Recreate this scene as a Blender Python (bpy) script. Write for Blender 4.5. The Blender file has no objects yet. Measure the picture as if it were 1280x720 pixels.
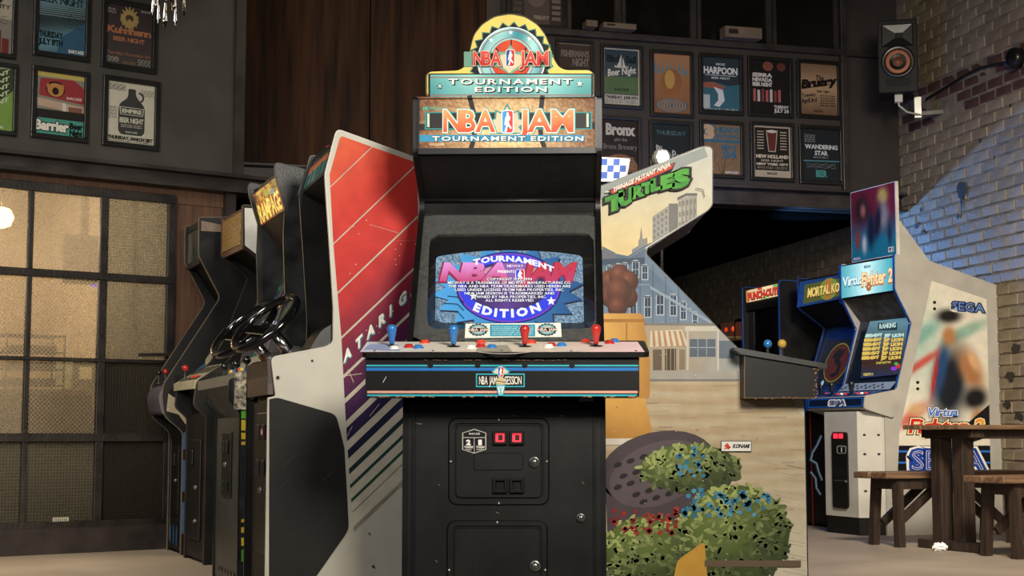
import bpy, bmesh, math, random
from mathutils import Vector, Matrix
from mathutils.geometry import tessellate_polygon
random.seed(7)
SC = bpy.context.scene
COL = SC.collection
# ------------------------------------------------------------ camera
F = 1900.0; CAMH = 0.70
PITCH = math.atan(180 / F); PS, PC = math.sin(PITCH), math.cos(PITCH)
cd = bpy.data.cameras.new('camera'); cam = bpy.data.objects.new('camera', cd); COL.objects.link(cam)
cd.sensor_width = 36; cd.lens = 36 * F / 1280; cd.clip_start = .05; cd.clip_end = 100
cam.location = (0, 0, CAMH); cam.rotation_euler = (math.pi / 2 + PITCH, 0, 0)
SC.camera = cam
# ------------------------------------------------------------ world, exposure, lights
w = bpy.data.worlds.new('world'); SC.world = w; w.use_nodes = True
w.node_tree.nodes['Background'].inputs[0].default_value = (1.0, .93, .84, 1)
w.node_tree.nodes['Background'].inputs[1].default_value = .015
SC.view_settings.view_transform = 'Standard'; SC.view_settings.look = 'None'
SC.view_settings.gamma = 1; SC.view_settings.exposure = 0.0
def area(name, loc, target, size, power, col=(1, 1, 1), sizey=None, spread=None):
    l = bpy.data.lights.new(name, 'AREA'); l.energy = power; l.color = col; l.size = size
    if sizey: l.shape = 'RECTANGLE'; l.size_y = sizey
    if spread: l.spread = math.radians(spread)
    o = bpy.data.objects.new(name, l); COL.objects.link(o); o.location = loc
    o.rotation_euler = (Vector(target) - Vector(loc)).to_track_quat('-Z', 'Y').to_euler(); return o
def spot(name, loc, target, angle, power, col=(1, 1, 1), blend=.5, rad=.05):
    l = bpy.data.lights.new(name, 'SPOT'); l.energy = power; l.color = col; l.shadow_soft_size = rad
    l.spot_size = math.radians(angle); l.spot_blend = blend
    o = bpy.data.objects.new(name, l); COL.objects.link(o); o.location = loc
    o.rotation_euler = (Vector(target) - Vector(loc)).to_track_quat('-Z', 'Y').to_euler(); return o
def point(name, loc, power, col=(1, 1, 1), rad=.05):
    l = bpy.data.lights.new(name, 'POINT'); l.energy = power; l.color = col; l.shadow_soft_size = rad
    o = bpy.data.objects.new(name, l); COL.objects.link(o); o.location = loc; return o
area('key_softbox', (1.0, 2.0, 2.5), (0.25, 6.0, 1.3), .9, 40, (1, .93, .82), spread=75)
area('fill_softbox', (-1.9, 1.6, 2.3), (-.2, 6.0, .9), 1.0, 34, (.93, .97, 1))
area('left_bay_softbox', (-2.3, 5.2, 3.4), (-2.1, 9.4, 1.9),   .9, 24, (1, .93, .84), spread=110)
area('right_bay_softbox', (2.3, 5.6, 3.3), (2.9, 10.2, .2), .8, 105, (1, .88, .72), spread=95)
area('loft_wall_softbox', (0.6, 8.2, 4.2), (.3, 11.3, 2.6), .9, 8, (1, .84, .64), spread=120)
spot('blue_under_loft', (1.88, 13.05, 2.02), (3.35, 11.2, 2.42), 60, 260, (.16, .42, 1), .5, .03)
area('left_floor_fill', (-3.0, 6.6, 3.0), (-2.7, 8.0, 0), .5, 14, (1, .86, .66), spread=60)  # added fill to brighten the floor at left, no fixture there
area('row_fill', (-2.6, 3.4, 2.2), (-1.5, 7.6, .7), .8, 15, (1, .96, .9), spread=70)
point('blue_glow', (1.75, 10.4, 2.35), 26, (.06, .25, 1), .06)
# ------------------------------------------------------------ pixel rays -> real planes
def ray(px, py):
    a = (px - 640) / F; b = (360 - py) / F
    return Vector((a, PC - b * PS, PS + b * PC))
def atY(px, py, Y):
    r = ray(px, py); return Vector((0, 0, CAMH)) + r * (Y / r.y)
def atZ(px, py, Z=0):
    r = ray(px, py); return Vector((0, 0, CAMH)) + r * ((Z - CAMH) / r.z)
class Fr:
    """local frame: x along the front, y into the depth, z up"""
    def __init__(s, O, a):
        s.O = Vector((O[0], O[1], O[2] if len(O) > 2 else 0)); s.a = math.radians(a)
        s.M = Matrix.Translation(s.O) @ Matrix.Rotation(s.a, 4, 'Z'); s.I = s.M.inverted()
    def hit(s, px, py, p0, n):
        c = s.I @ Vector((0, 0, CAMH)); r = s.I.to_3x3() @ ray(px, py)
        n = Vector(n); return c + r * ((Vector(p0) - c).dot(n) / r.dot(n))
    def front(s, px, py, d=0):
        v = s.hit(px, py, (0, d, 0), (0, 1, 0)); return (v.x, v.z)
    def side(s, px, py, u=0):
        v = s.hit(px, py, (u, 0, 0), (1, 0, 0)); return (v.y, v.z)
# ------------------------------------------------------------ colour and materials
def lin(c):
    if isinstance(c, str):
        c = c.lstrip('#'); c = [int(c[i:i + 2], 16) / 255 for i in (0, 2, 4)]
    return tuple((v / 12.92 if v <= .04045 else ((v + .055) / 1.055) ** 2.4) for v in c[:3])
def mixc(a, b, t):
    a, b = hx(a), hx(b); return tuple(a[i] * (1 - t) + b[i] * t for i in range(3))
def hx(c):
    if isinstance(c, str):
        c = c.lstrip('#'); return tuple(int(c[i:i + 2], 16) / 255 for i in (0, 2, 4))
    return c
MATS = {}
def pm(name, col, rough=.5, metal=0, var=.12, scale=6, bump=0, bscale=60, spec=.5, col2=None, stretch=(1, 1, 1), detail=4, coat=0):
    """painted / moulded surface: colour varied by noise, optional fine relief"""
    if name in MATS: return MATS[name]
    m = bpy.data.materials.new(name); m.use_nodes = True; N = m.node_tree.nodes; L = m.node_tree.links
    b = N['Principled BSDF']; b.inputs['Metallic'].default_value = metal
    b.inputs['Specular IOR Level'].default_value = spec; b.inputs['Coat Weight'].default_value = coat
    tc = N.new('ShaderNodeTexCoord'); mp = N.new('ShaderNodeMapping'); mp.inputs['Scale'].default_value = stretch
    L.new(tc.outputs['Object'], mp.inputs[0])
    nz = N.new('ShaderNodeTexNoise'); nz.inputs['Scale'].default_value = scale; nz.inputs['Detail'].default_value = detail
    L.new(mp.outputs[0], nz.inputs['Vector'])
    c = lin(col); c2 = lin(col2) if col2 else tuple(v * (1 - var * 2.2) for v in c)
    if not col2: c = tuple(min(1, v * (1 + var)) for v in c)
    rp = N.new('ShaderNodeValToRGB'); rp.color_ramp.elements[0].position = .3; rp.color_ramp.elements[1].position = .7
    rp.color_ramp.elements[0].color = (*c2, 1); rp.color_ramp.elements[1].color = (*c, 1)
    L.new(nz.outputs['Fac'], rp.inputs[0]); L.new(rp.outputs[0], b.inputs['Base Color'])
    mr = N.new('ShaderNodeMapRange'); mr.inputs['To Min'].default_value = max(.02, rough - .08); mr.inputs['To Max'].default_value = min(1, rough + .1)
    L.new(nz.outputs['Fac'], mr.inputs[0]); L.new(mr.outputs[0], b.inputs['Roughness'])
    if bump:
        n2 = N.new('ShaderNodeTexNoise'); n2.inputs['Scale'].default_value = bscale; n2.inputs['Detail'].default_value = 3
        L.new(mp.outputs[0], n2.inputs['Vector'])
        bp = N.new('ShaderNodeBump'); bp.inputs['Strength'].default_value = bump; bp.inputs['Distance'].default_value = .01
        L.new(n2.outputs['Fac'], bp.inputs['Height']); L.new(bp.outputs[0], b.inputs['Normal'])
    MATS[name] = m; return m
def ink(name='printed_ink', rough=.35, spec=.4, wear=.12, wscale=14):
    """print: the colours of the artwork are on the polygons, wear comes from noise"""
    if name in MATS: return MATS[name]
    m = bpy.data.materials.new(name); m.use_nodes = True; N = m.node_tree.nodes; L = m.node_tree.links
    b = N['Principled BSDF']; b.inputs['Roughness'].default_value = rough; b.inputs['Specular IOR Level'].default_value = spec
    at = N.new('ShaderNodeVertexColor'); at.layer_name = 'Col'
    tc = N.new('ShaderNodeTexCoord'); nz = N.new('ShaderNodeTexNoise'); nz.inputs['Scale'].default_value = wscale; nz.inputs['Detail'].default_value = 6
    L.new(tc.outputs['Object'], nz.inputs['Vector'])
    mr = N.new('ShaderNodeMapRange'); mr.inputs['From Min'].default_value = .35; mr.inputs['From Max'].default_value = .7
    mr.inputs['To Min'].default_value = 1 - wear; mr.inputs['To Max'].default_value = 1
    mx = N.new('ShaderNodeMix'); mx.data_type = 'RGBA'; mx.blend_type = 'MULTIPLY'; mx.inputs[0].default_value = 1
    L.new(nz.outputs['Fac'], mr.inputs[0]); L.new(at.outputs['Color'], mx.inputs[6]); L.new(mr.outputs[0], mx.inputs[7])
    L.new(mx.outputs[2], b.inputs['Base Color']); MATS[name] = m; return m
def glow(name, strength, noise=0, nscale=200, spec=.5, rough=.25):
    """backlit print or screen: polygon colours give the emission"""
    if name in MATS: return MATS[name]
    m = bpy.data.materials.new(name); m.use_nodes = True; N = m.node_tree.nodes; L = m.node_tree.links
    b = N['Principled BSDF']; b.inputs['Roughness'].default_value = rough; b.inputs['Specular IOR Level'].default_value = spec
    b.inputs['Base Color'].default_value = (.02, .02, .02, 1)
    at = N.new('ShaderNodeVertexColor'); at.layer_name = 'Col'; src = at.outputs['Color']
    if noise:
        tc = N.new('ShaderNodeTexCoord'); nz = N.new('ShaderNodeTexNoise'); nz.inputs['Scale'].default_value = nscale; nz.inputs['Detail'].default_value = 1
        L.new(tc.outputs['Object'], nz.inputs['Vector'])
        mr = N.new('ShaderNodeMapRange'); mr.inputs['From Min'].default_value = .35; mr.inputs['From Max'].default_value = .65
        mr.inputs['To Min'].default_value = 1 - noise; mr.inputs['To Max'].default_value = 1 + noise * .5
        mx = N.new('ShaderNodeMix'); mx.data_type = 'RGBA'; mx.blend_type = 'MULTIPLY'; mx.inputs[0].default_value = 1
        L.new(nz.outputs['Fac'], mr.inputs[0]); L.new(src, mx.inputs[6]); L.new(mr.outputs[0], mx.inputs[7]); src = mx.outputs[2]
    L.new(src, b.inputs['Emission Color']); b.inputs['Emission Strength'].default_value = strength
    MATS[name] = m; return m
def emit(name, col, strength):
    if name in MATS: return MATS[name]
    m = bpy.data.materials.new(name); m.use_nodes = True; b = m.node_tree.nodes['Principled BSDF']
    b.inputs['Base Color'].default_value = (*lin(col), 1); b.inputs['Emission Color'].default_value = (*lin(col), 1)
    b.inputs['Emission Strength'].default_value = strength; MATS[name] = m; return m
def wood(name, c1, c2, rough=.5, sc=(14, 14, 1.2), scale=3, bump=.2):
    if name in MATS: return MATS[name]
    m = pm(name, c1, rough, col2=c2, stretch=sc, scale=scale, detail=8, bump=bump, bscale=8); return m
def glassm(name, col, rough=.0):
    m = bpy.data.materials.new(name); m.use_nodes = True; b = m.node_tree.nodes['Principled BSDF']
    b.inputs['Base Color'].default_value = (*lin(col), 1); b.inputs['Transmission Weight'].default_value = 1; b.inputs['Roughness'].default_value = rough
    return m
# ------------------------------------------------------------ mesh building
class MB:
    def __init__(s): s.v = []; s.f = []; s.sm = []
    def add(s, vs, fs, smooth=False):
        o = len(s.v); s.v += [tuple(v) for v in vs]; s.f += [tuple(i + o for i in f) for f in fs]; s.sm += [smooth] * len(fs); return s
    def box(s, x0, x1, y0, y1, z0, z1, b=0):
        if x0 > x1: x0, x1 = x1, x0
        if y0 > y1: y0, y1 = y1, y0
        if z0 > z1: z0, z1 = z1, z0
        if not b:
            vs = [(x, y, z) for x in (x0, x1) for y in (y0, y1) for z in (z0, z1)]
            return s.add(vs, [(0, 1, 3, 2), (4, 6, 7, 5), (0, 4, 5, 1), (2, 3, 7, 6), (0, 2, 6, 4), (1, 5, 7, 3)])
        bm = bmesh.new(); bmesh.ops.create_cube(bm, size=1)
        for v in bm.verts: v.co = ((x0 + x1) / 2 + v.co.x * (x1 - x0), (y0 + y1) / 2 + v.co.y * (y1 - y0), (z0 + z1) / 2 + v.co.z * (z1 - z0))
        bmesh.ops.bevel(bm, geom=bm.edges[:], offset=b, segments=2, affect='EDGES', profile=.5)
        bm.verts.ensure_lookup_table(); s.add([v.co for v in bm.verts], [[v.index for v in f.verts] for f in bm.faces]); bm.free(); return s
    def bar(s, p, q, w, t, up=(0, 0, 1)):
        """rectangular bar from p to q, w wide sideways, t thick along up"""
        p, q = Vector(p), Vector(q); d = (q - p).normalized(); sd = d.cross(Vector(up))
        if sd.length < 1e-4: sd = d.cross(Vector((0, 1, 0)))
        sd.normalize(); u = sd.cross(d).normalized(); sd *= w / 2; u *= t / 2
        vs = [p - sd - u, p + sd - u, p + sd + u, p - sd + u, q - sd - u, q + sd - u, q + sd + u, q - sd + u]
        return s.add(vs, [(3, 2, 1, 0), (4, 5, 6, 7), (0, 1, 5, 4), (1, 2, 6, 5), (2, 3, 7, 6), (3, 0, 4, 7)])
    def prism(s, poly, mp, t0, t1):
        """poly: 2-D outline; mp(a, b, t) -> 3-D"""
        n = len(poly); tris = tessellate_polygon([[Vector((a, b, 0)) for a, b in poly]])
        vs = [mp(a, b, t0) for a, b in poly] + [mp(a, b, t1) for a, b in poly]
        fs = [tuple(t) for t in tris] + [tuple(i + n for i in reversed(t)) for t in tris]
        fs += [(i, (i + 1) % n, (i + 1) % n + n, i + n) for i in range(n)]
        return s.add(vs, fs)
    def ring(s, a, b):
        """quads between two closed loops of equal length"""
        n = len(a); return s.add(list(a) + list(b), [(i, (i + 1) % n, (i + 1) % n + n, i + n) for i in range(n)])
    def lathe(s, prof, c=(0, 0, 0), ax=(0, 0, 1), n=20, smooth=True):
        ax = Vector(ax).normalized(); q = Vector((0, 0, 1)).rotation_difference(ax).to_matrix(); c = Vector(c)
        vs = []
        for r, h in prof:
            for k in range(n):
                a = 2 * math.pi * k / n; vs.append(c + q @ Vector((r * math.cos(a), r * math.sin(a), h)))
        fs = []
        for i in range(len(prof) - 1):
            for k in range(n): fs.append((i * n + k, i * n + (k + 1) % n, (i + 1) * n + (k + 1) % n, (i + 1) * n + k))
        if prof[0][0] > 1e-6: fs.append(tuple(range(n))[::-1])
        if prof[-1][0] > 1e-6: fs.append(tuple((len(prof) - 1) * n + k for k in range(n)))
        return s.add(vs, fs, smooth)
    def tube(s, pts, r, n=8, closed=False):
        pts = [Vector(p) for p in pts]; m = len(pts); vs = []; up = Vector((0, 0, 1)); pu = None
        for i in range(m):
            d = (pts[(i + 1) % m] - pts[i - 1]) if (closed or 0 < i < m - 1) else (pts[1] - pts[0] if i == 0 else pts[-1] - pts[-2])
            d.normalize()
            if pu is None:
                sx = d.cross(up if abs(d.z) < .9 else Vector((1, 0, 0))).normalized()
            else: sx = (pu - d * pu.dot(d)).normalized()
            pu = sx; sy = d.cross(sx); rr = r[i] if isinstance(r, (list, tuple)) else r
            for k in range(n):
                a = 2 * math.pi * k / n; vs.append(pts[i] + (sx * math.cos(a) + sy * math.sin(a)) * rr)
        fs = []
        for i in range(m if closed else m - 1):
            j = (i + 1) % m
            for k in range(n): fs.append((i * n + k, i * n + (k + 1) % n, j * n + (k + 1) % n, j * n + k))
        if not closed: fs += [tuple(range(n))[::-1], tuple((m - 1) * n + k for k in range(n))]
        return s.add(vs, fs, True)
    def build(s, name, mat, parent=None, label=None, fix=True):
        me = bpy.data.meshes.new(name); me.from_pydata(s.v, [], s.f)
        if fix:
            bm = bmesh.new(); bm.from_mesh(me); bmesh.ops.recalc_face_normals(bm, faces=bm.faces); bm.to_mesh(me); bm.free()
        me.polygons.foreach_set('use_smooth', s.sm) if len(me.polygons) == len(s.sm) else None
        me.materials.append(mat); me.update()
        o = bpy.data.objects.new(name, me); COL.objects.link(o)
        if parent: o.parent = parent
        if label: o['label'] = label
        return o
def box(name, mat, parent, x0, x1, y0, y1, z0, z1, b=0, label=None):
    return MB().box(x0, x1, y0, y1, z0, z1, b).build(name, mat, parent, label, fix=False)
def thing(name, label, cat, fr=None, group=None, loc=None, rz=0):
    o = bpy.data.objects.new(name, None); o.empty_display_size = .1; COL.objects.link(o)
    if fr: o.location = fr.O; o.rotation_euler = (0, 0, fr.a)
    if loc: o.location = loc; o.rotation_euler = (0, 0, rz)
    o['label'] = label; o['category'] = cat
    if group: o['group'] = group
    return o
def tag(o, label, cat, group=None):
    o['label'] = label; o['category'] = cat
    if group: o['group'] = group
    return o
def struct(name, fr=None):
    o = bpy.data.objects.new(name, None); COL.objects.link(o); o['kind'] = 'structure'
    if fr: o.location = fr.O; o.rotation_euler = (0, 0, fr.a)
    return o
def place(o, fr): o.location = fr.O; o.rotation_euler = (0, 0, fr.a); return o
def copy_tree(o, parent=None):
    c = o.copy(); COL.objects.link(c)
    if parent: c.parent = parent
    for ch in list(o.children): copy_tree(ch, c)
    return c
def rnd(poly, r, seg=4):
    """round the corners of a polygon; r a number or a list"""
    out = []; n = len(poly)
    for i in range(n):
        p = Vector(poly[i]); a = Vector(poly[i - 1]); b = Vector(poly[(i + 1) % n]); rr = r[i] if isinstance(r, (list, tuple)) else r
        da, db = a - p, b - p
        if rr <= 0 or da.length < 1e-6 or db.length < 1e-6: out.append((p.x, p.y)); continue
        k = min(rr, da.length * .45, db.length * .45); p0 = p + da.normalized() * k; p1 = p + db.normalized() * k
        for j in range(seg + 1):
            t = j / seg; q = p0 * (1 - t) ** 2 + p * 2 * t * (1 - t) + p1 * t * t; out.append((q.x, q.y))
    return out
def rrect(x0, x1, z0, z1, r, seg=4): return rnd([(x0, z0), (x1, z0), (x1, z1), (x0, z1)], r, seg)
def area2(p): return sum(p[i - 1][0] * p[i][1] - p[i][0] * p[i - 1][1] for i in range(len(p))) / 2
def inset(poly, t):
    if area2(poly) < 0: poly = poly[::-1]
    out = []; n = len(poly)
    for i in range(n):
        a, p, b = Vector(poly[i - 1]), Vector(poly[i]), Vector(poly[(i + 1) % n])
        e1 = (p - a).normalized(); e2 = (b - p).normalized(); n1 = Vector((-e1.y, e1.x)); n2 = Vector((-e2.y, e2.x))
        m = n1 + n2
        m = n1 if m.length < .1 else m / max(.35, m.dot(n1))
        out.append((p.x + m.x * t, p.y + m.y * t))
    return out
# ------------------------------------------------------------ lettering and flat artwork
GL = {}
def glyph(ch, off):
    k = (ch, off)
    if k in GL: return GL[k]
    cu = bpy.data.curves.new('t', 'FONT'); cu.body = ch; cu.size = 1; cu.offset = off; cu.resolution_u = 2; cu.dimensions = '2D'; cu.fill_mode = 'FRONT'
    o = bpy.data.objects.new('t', cu); me = o.to_mesh()
    vs = [(v.co.x, v.co.y) for v in me.vertices]; fs = [tuple(p.vertices) for p in me.polygons]
    o.to_mesh_clear(); bpy.data.objects.remove(o); bpy.data.curves.remove(cu)
    GL[k] = (vs, fs); return GL[k]
def extents(ch):
    vs, _ = glyph(ch, 0)
    if not vs: return 0, .28
    return min(v[0] for v in vs), max(v[0] for v in vs)
CAP = None
def layout(s, sp=.06):
    x = 0; out = []
    for ch in s:
        if ch == ' ': x += .3; continue
        a, b = extents(ch); out.append((ch, x - a, (a + b) / 2)); x += b - a + sp
    return out, x - sp
def clipc(poly, reg):
    """clip polygon by a convex region (either winding)"""
    sgn = 1 if area2(reg) > 0 else -1
    for i in range(len(reg)):
        ax, ay = reg[i - 1]; bx, by = reg[i]; out = []
        def sd(p): return sgn * ((bx - ax) * (p[1] - ay) - (by - ay) * (p[0] - ax))
        for j in range(len(poly)):
            p, q = poly[j - 1], poly[j]; a, b = sd(p), sd(q)
            if (a >= 0) != (b >= 0):
                t = a / (a - b); out.append((p[0] + (q[0] - p[0]) * t, p[1] + (q[1] - p[1]) * t))
            if b >= 0: out.append(q)
        poly = out
        if len(poly) < 3: return []
    return poly
class Art:
    """flat print; coordinates (x right, y down); mp(x, y) -> local 3-D; n = outward normal"""
    def __init__(s, mp, n, base=.0008, step=.00025, clip=None):
        s.mp = mp; s.n = Vector(n).normalized(); s.b = base; s.step = step; s.L = 0; s.v = []; s.f = []; s.c = []; s.clip = clip
    def up(s): s.L += 1; return s
    def face(s, pts, col):
        regs = s.clip or [None]
        for rg in regs:
            p = clipc(pts, rg) if rg else pts
            if len(p) < 3: continue
            o = len(s.v); off = s.n * (s.b + s.L * s.step)
            s.v += [tuple(Vector(s.mp(x, y)) + off) for x, y in p]
            s.c += [lin(col(x, y)) if callable(col) else lin(col) for x, y in p]
            s.f.append(tuple(range(o, o + len(p))))
    def poly(s, pts, col, up=True):
        if up: s.up()
        pts = [tuple(p) for p in pts]
        for t in tessellate_polygon([[Vector((a, b, 0)) for a, b in pts]]): s.face([pts[i] for i in t], col)
        return s
    def rect(s, x0, y0, x1, y1, col, up=True, nx=1, ny=1):
        if up: s.up()
        for i in range(nx):
            for j in range(ny):
                a, b = x0 + (x1 - x0) * i / nx, x0 + (x1 - x0) * (i + 1) / nx; c, d = y0 + (y1 - y0) * j / ny, y0 + (y1 - y0) * (j + 1) / ny
                s.face([(a, c), (b, c), (b, d), (a, d)], col)
        return s
    def ell(s, cx, cy, rx, ry, col, up=True, n=28, rot=0, a0=0, a1=360):
        if up: s.up()
        cr, sr = math.cos(math.radians(rot)), math.sin(math.radians(rot)); P = []
        for k in range(n + 1):
            a = math.radians(a0 + (a1 - a0) * k / n); x, y = rx * math.cos(a), ry * math.sin(a); P.append((cx + x * cr - y * sr, cy + x * sr + y * cr))
        for k in range(n): s.face([(cx, cy), P[k], P[k + 1]], col)
        return s
    def annul(s, cx, cy, rx, ry, w, col, up=True, n=36, a0=0, a1=360, ry2=None):
        if up: s.up()
        k2 = (rx - w) / rx; R2y = ry * k2 if ry2 is None else ry2
        for k in range(n):
            a, b = [math.radians(a0 + (a1 - a0) * j / n) for j in (k, k + 1)]
            s.face([(cx + rx * math.cos(a), cy + ry * math.sin(a)), (cx + rx * math.cos(b), cy + ry * math.sin(b)),
                    (cx + (rx - w) * math.cos(b), cy + R2y * math.sin(b)), (cx + (rx - w) * math.cos(a), cy + R2y * math.sin(a))], col)
        return s
    def star(s, cx, cy, r, col, n=5, r2=.42, ry=None, up=True, rot=-90):
        ry = ry or r
        P = [(cx + math.cos(math.radians(rot + 180 / n * k)) * (r if k % 2 == 0 else r * r2), cy + math.sin(math.radians(rot + 180 / n * k)) * (ry if k % 2 == 0 else ry * r2)) for k in range(2 * n)]
        if up: s.up()
        for k in range(2 * n): s.face([(cx, cy), P[k], P[(k + 1) % (2 * n)]], col)
        return s
    def line(s, pts, w, col, up=True):
        if up: s.up()
        for p, q in zip(pts, pts[1:]):
            p, q = Vector(p), Vector(q); d = (q - p)
            if d.length < 1e-9: continue
            d = d.normalized() * w / 2; nn = Vector((-d.y, d.x)); s.face([tuple(p - nn - d * .5), tuple(q - nn + d * .5), tuple(q + nn + d * .5), tuple(p + nn - d * .5)], col)
        return s
    def text(s, t, x0, y0, x1, y1, col, bold=.02, shear=0, slope=0, up=True, sp=.06, dx=0, dy=0, curve=0):
        """letters fitted between x0..x1 with caps from y0 (top) to y1 (baseline)"""
        if up: s.up()
        L, W = layout(t, sp); sx = (x1 - x0) / W; sy = (y1 - y0) / .69
        for ch, gx, _ in L:
            vs, fs = glyph(ch, bold)
            P = []
            for vx, vy in vs:
                X = x0 + (vx + gx) * sx; Y = -vy * sy
                u = (X - x0) / (x1 - x0)
                P.append((X - Y * shear + dx, y1 + Y + slope * (X - x0) - curve * 4 * u * (1 - u) + dy))
            for f in fs: s.face([P[i] for i in f], col)
        return s
    def arc(s, t, cx, cy, rx, ry, a0, a1, h, col, bold=.03, flip=False, up=True, wk=1.0):
        """letters along an ellipse; angles in degrees clockwise from the top"""
        if up: s.up()
        L, W = layout(t, .12); sy = h / .69
        for ch, gx, mid in L:
            u = (gx + mid) / W; a = math.radians(a0 + (a1 - a0) * u)
            X, Y = cx + rx * math.sin(a), cy - ry * math.cos(a)
            tx, ty = rx * math.cos(a), ry * math.sin(a)
            if flip: tx, ty = -tx, -ty
            l = math.hypot(tx, ty); tx, ty = tx / l, ty / l
            vs, fs = glyph(ch, bold); P = [(X + tx * (vx - mid) * sy * wk + ty * (vy) * sy, Y + ty * (vx - mid) * sy * wk - tx * (vy) * sy) for vx, vy in vs]
            for f in fs: s.face([P[i] for i in f], col)
        return s
    def build(s, name, mat, parent=None, label=None):
        me = bpy.data.meshes.new(name); me.from_pydata(s.v, [], s.f)
        at = me.color_attributes.new('Col', 'FLOAT_COLOR', 'POINT'); buf = []
        for c in s.c: buf += [c[0], c[1], c[2], 1]
        at.data.foreach_set('color', buf); me.materials.append(mat); me.update()
        o = bpy.data.objects.new(name, me); COL.objects.link(o)
        if parent: o.parent = parent
        if label: o['label'] = label
        return o
# shared materials
BLK = pm('black_laminate', '#141311', .48, var=.3, spec=.3, bump=.03, bscale=160)
BLKM = pm('black_steel', '#171614', .42, metal=.1, spec=.35, bump=.03, bscale=250)
BLKP = pm('black_plastic', '#151515', .3)
RUB = pm('black_edge_trim', '#111111', .36, spec=.35)
WHT = pm('off_white_laminate', '#b5af9f', .45, var=.05)
GRYP = pm('grey_beige_paint', '#b7b1a6', .5, var=.07)
SIL = pm('steel', '#9a9a96', .3, metal=.9)
CHR = pm('chrome', '#d8d8d8', .12, metal=1, var=.02)
RAW = pm('chipped_particle_board', '#9a6a44', .9, var=.4, scale=60)
INK = ink(rough=.5, spec=.18)
INKM = ink('matte_ink', .6, .2, .2)
# ============================================================ STRUCTURE
# floor
m = pm('worn_concrete', '#8f8272', .6, var=.1, scale=1.6, bump=.25, bscale=22, detail=9)
fl = MB().box(-6, 6, -1, 20, -.1, 0).build('floor', m, fix=False); fl['kind'] = 'structure'
ce = MB().box(-6, 6, -1, 20, 4.7, 4.8).build('ceiling', pm('dark_ceiling', '#2b2723', .8)); ce['kind'] = 'structure'
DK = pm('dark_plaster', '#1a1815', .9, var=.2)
fw = MB().box(-6, 6, 19, 19.1, 0, 4.7).build('wall_far', DK, fix=False); fw['kind'] = 'structure'

# ---- left wall: metal sheet above, I-beam, glazed partition below
LF = Fr((-2.87, 8.70), 36)
lf = lambda px, py, d=0: LF.front(px, py, d)
STEELP = pm('dark_steel_paint', '#3a3430', .4, metal=.3, var=.2, bump=.1)
SHEET = pm('grey_sheet_metal', '#4e4a45', .42, metal=.45, var=.16, scale=2.2, detail=8, bump=.06)
WINF = pm('window_steel', '#2d2722', .45, metal=.2, var=.3, bump=.3, bscale=60)
zb0 = lf(0, 214)[1]; zb1 = lf(0, 189)[1]
uE = lf(292, 100)[0]; uT = lf(304, 100)[0]; uB = lf(420, 225)[0]
wl = struct('wall_left', LF)
box('metal_sheet', SHEET, wl, -1.2, uE, 0, .06, zb1, 4.7)
box('corner_post', STEELP, wl, uE, uT, -.03, .1, zb1, 4.7)
def window_u(px): return lf(px, 450)[0]
u_wr = window_u(216); u_b1 = window_u(277); u_p1 = window_u(290)
box('plank_header', wood('old_brown_board', '#6b4a33', '#4a3222', .7), wl, -1.2, u_b1, .02, .06, lf(0, 233)[1], zb0)
box('plywood_panel', MATS['old_brown_board'], wl, u_wr, u_b1, .03, .06, 0, zb0)
box('steel_post', STEELP, wl, u_b1, u_p1, -.02, .08, 0, zb0)
tb = MB()
tb.box(-1.2, uB, -.02, .02, zb0 + .02, zb1 - .02); tb.box(-1.2, uB, -.1, .1, zb0, zb0 + .022); tb.box(-1.2, uB, -.1, .1, zb1 - .022, zb1)
o = place(tb.build('trim_1', STEELP), LF); o['kind'] = 'structure'
# kick board
zk = lf(0, 663)[1]
o = place(MB().box(-1.2, u_wr, -.02, .05, 0, zk).build('baseboard_left', pm('kick_board', '#2b211b', .7, var=.35, bump=.2)), LF); o['kind'] = 'structure'
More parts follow.
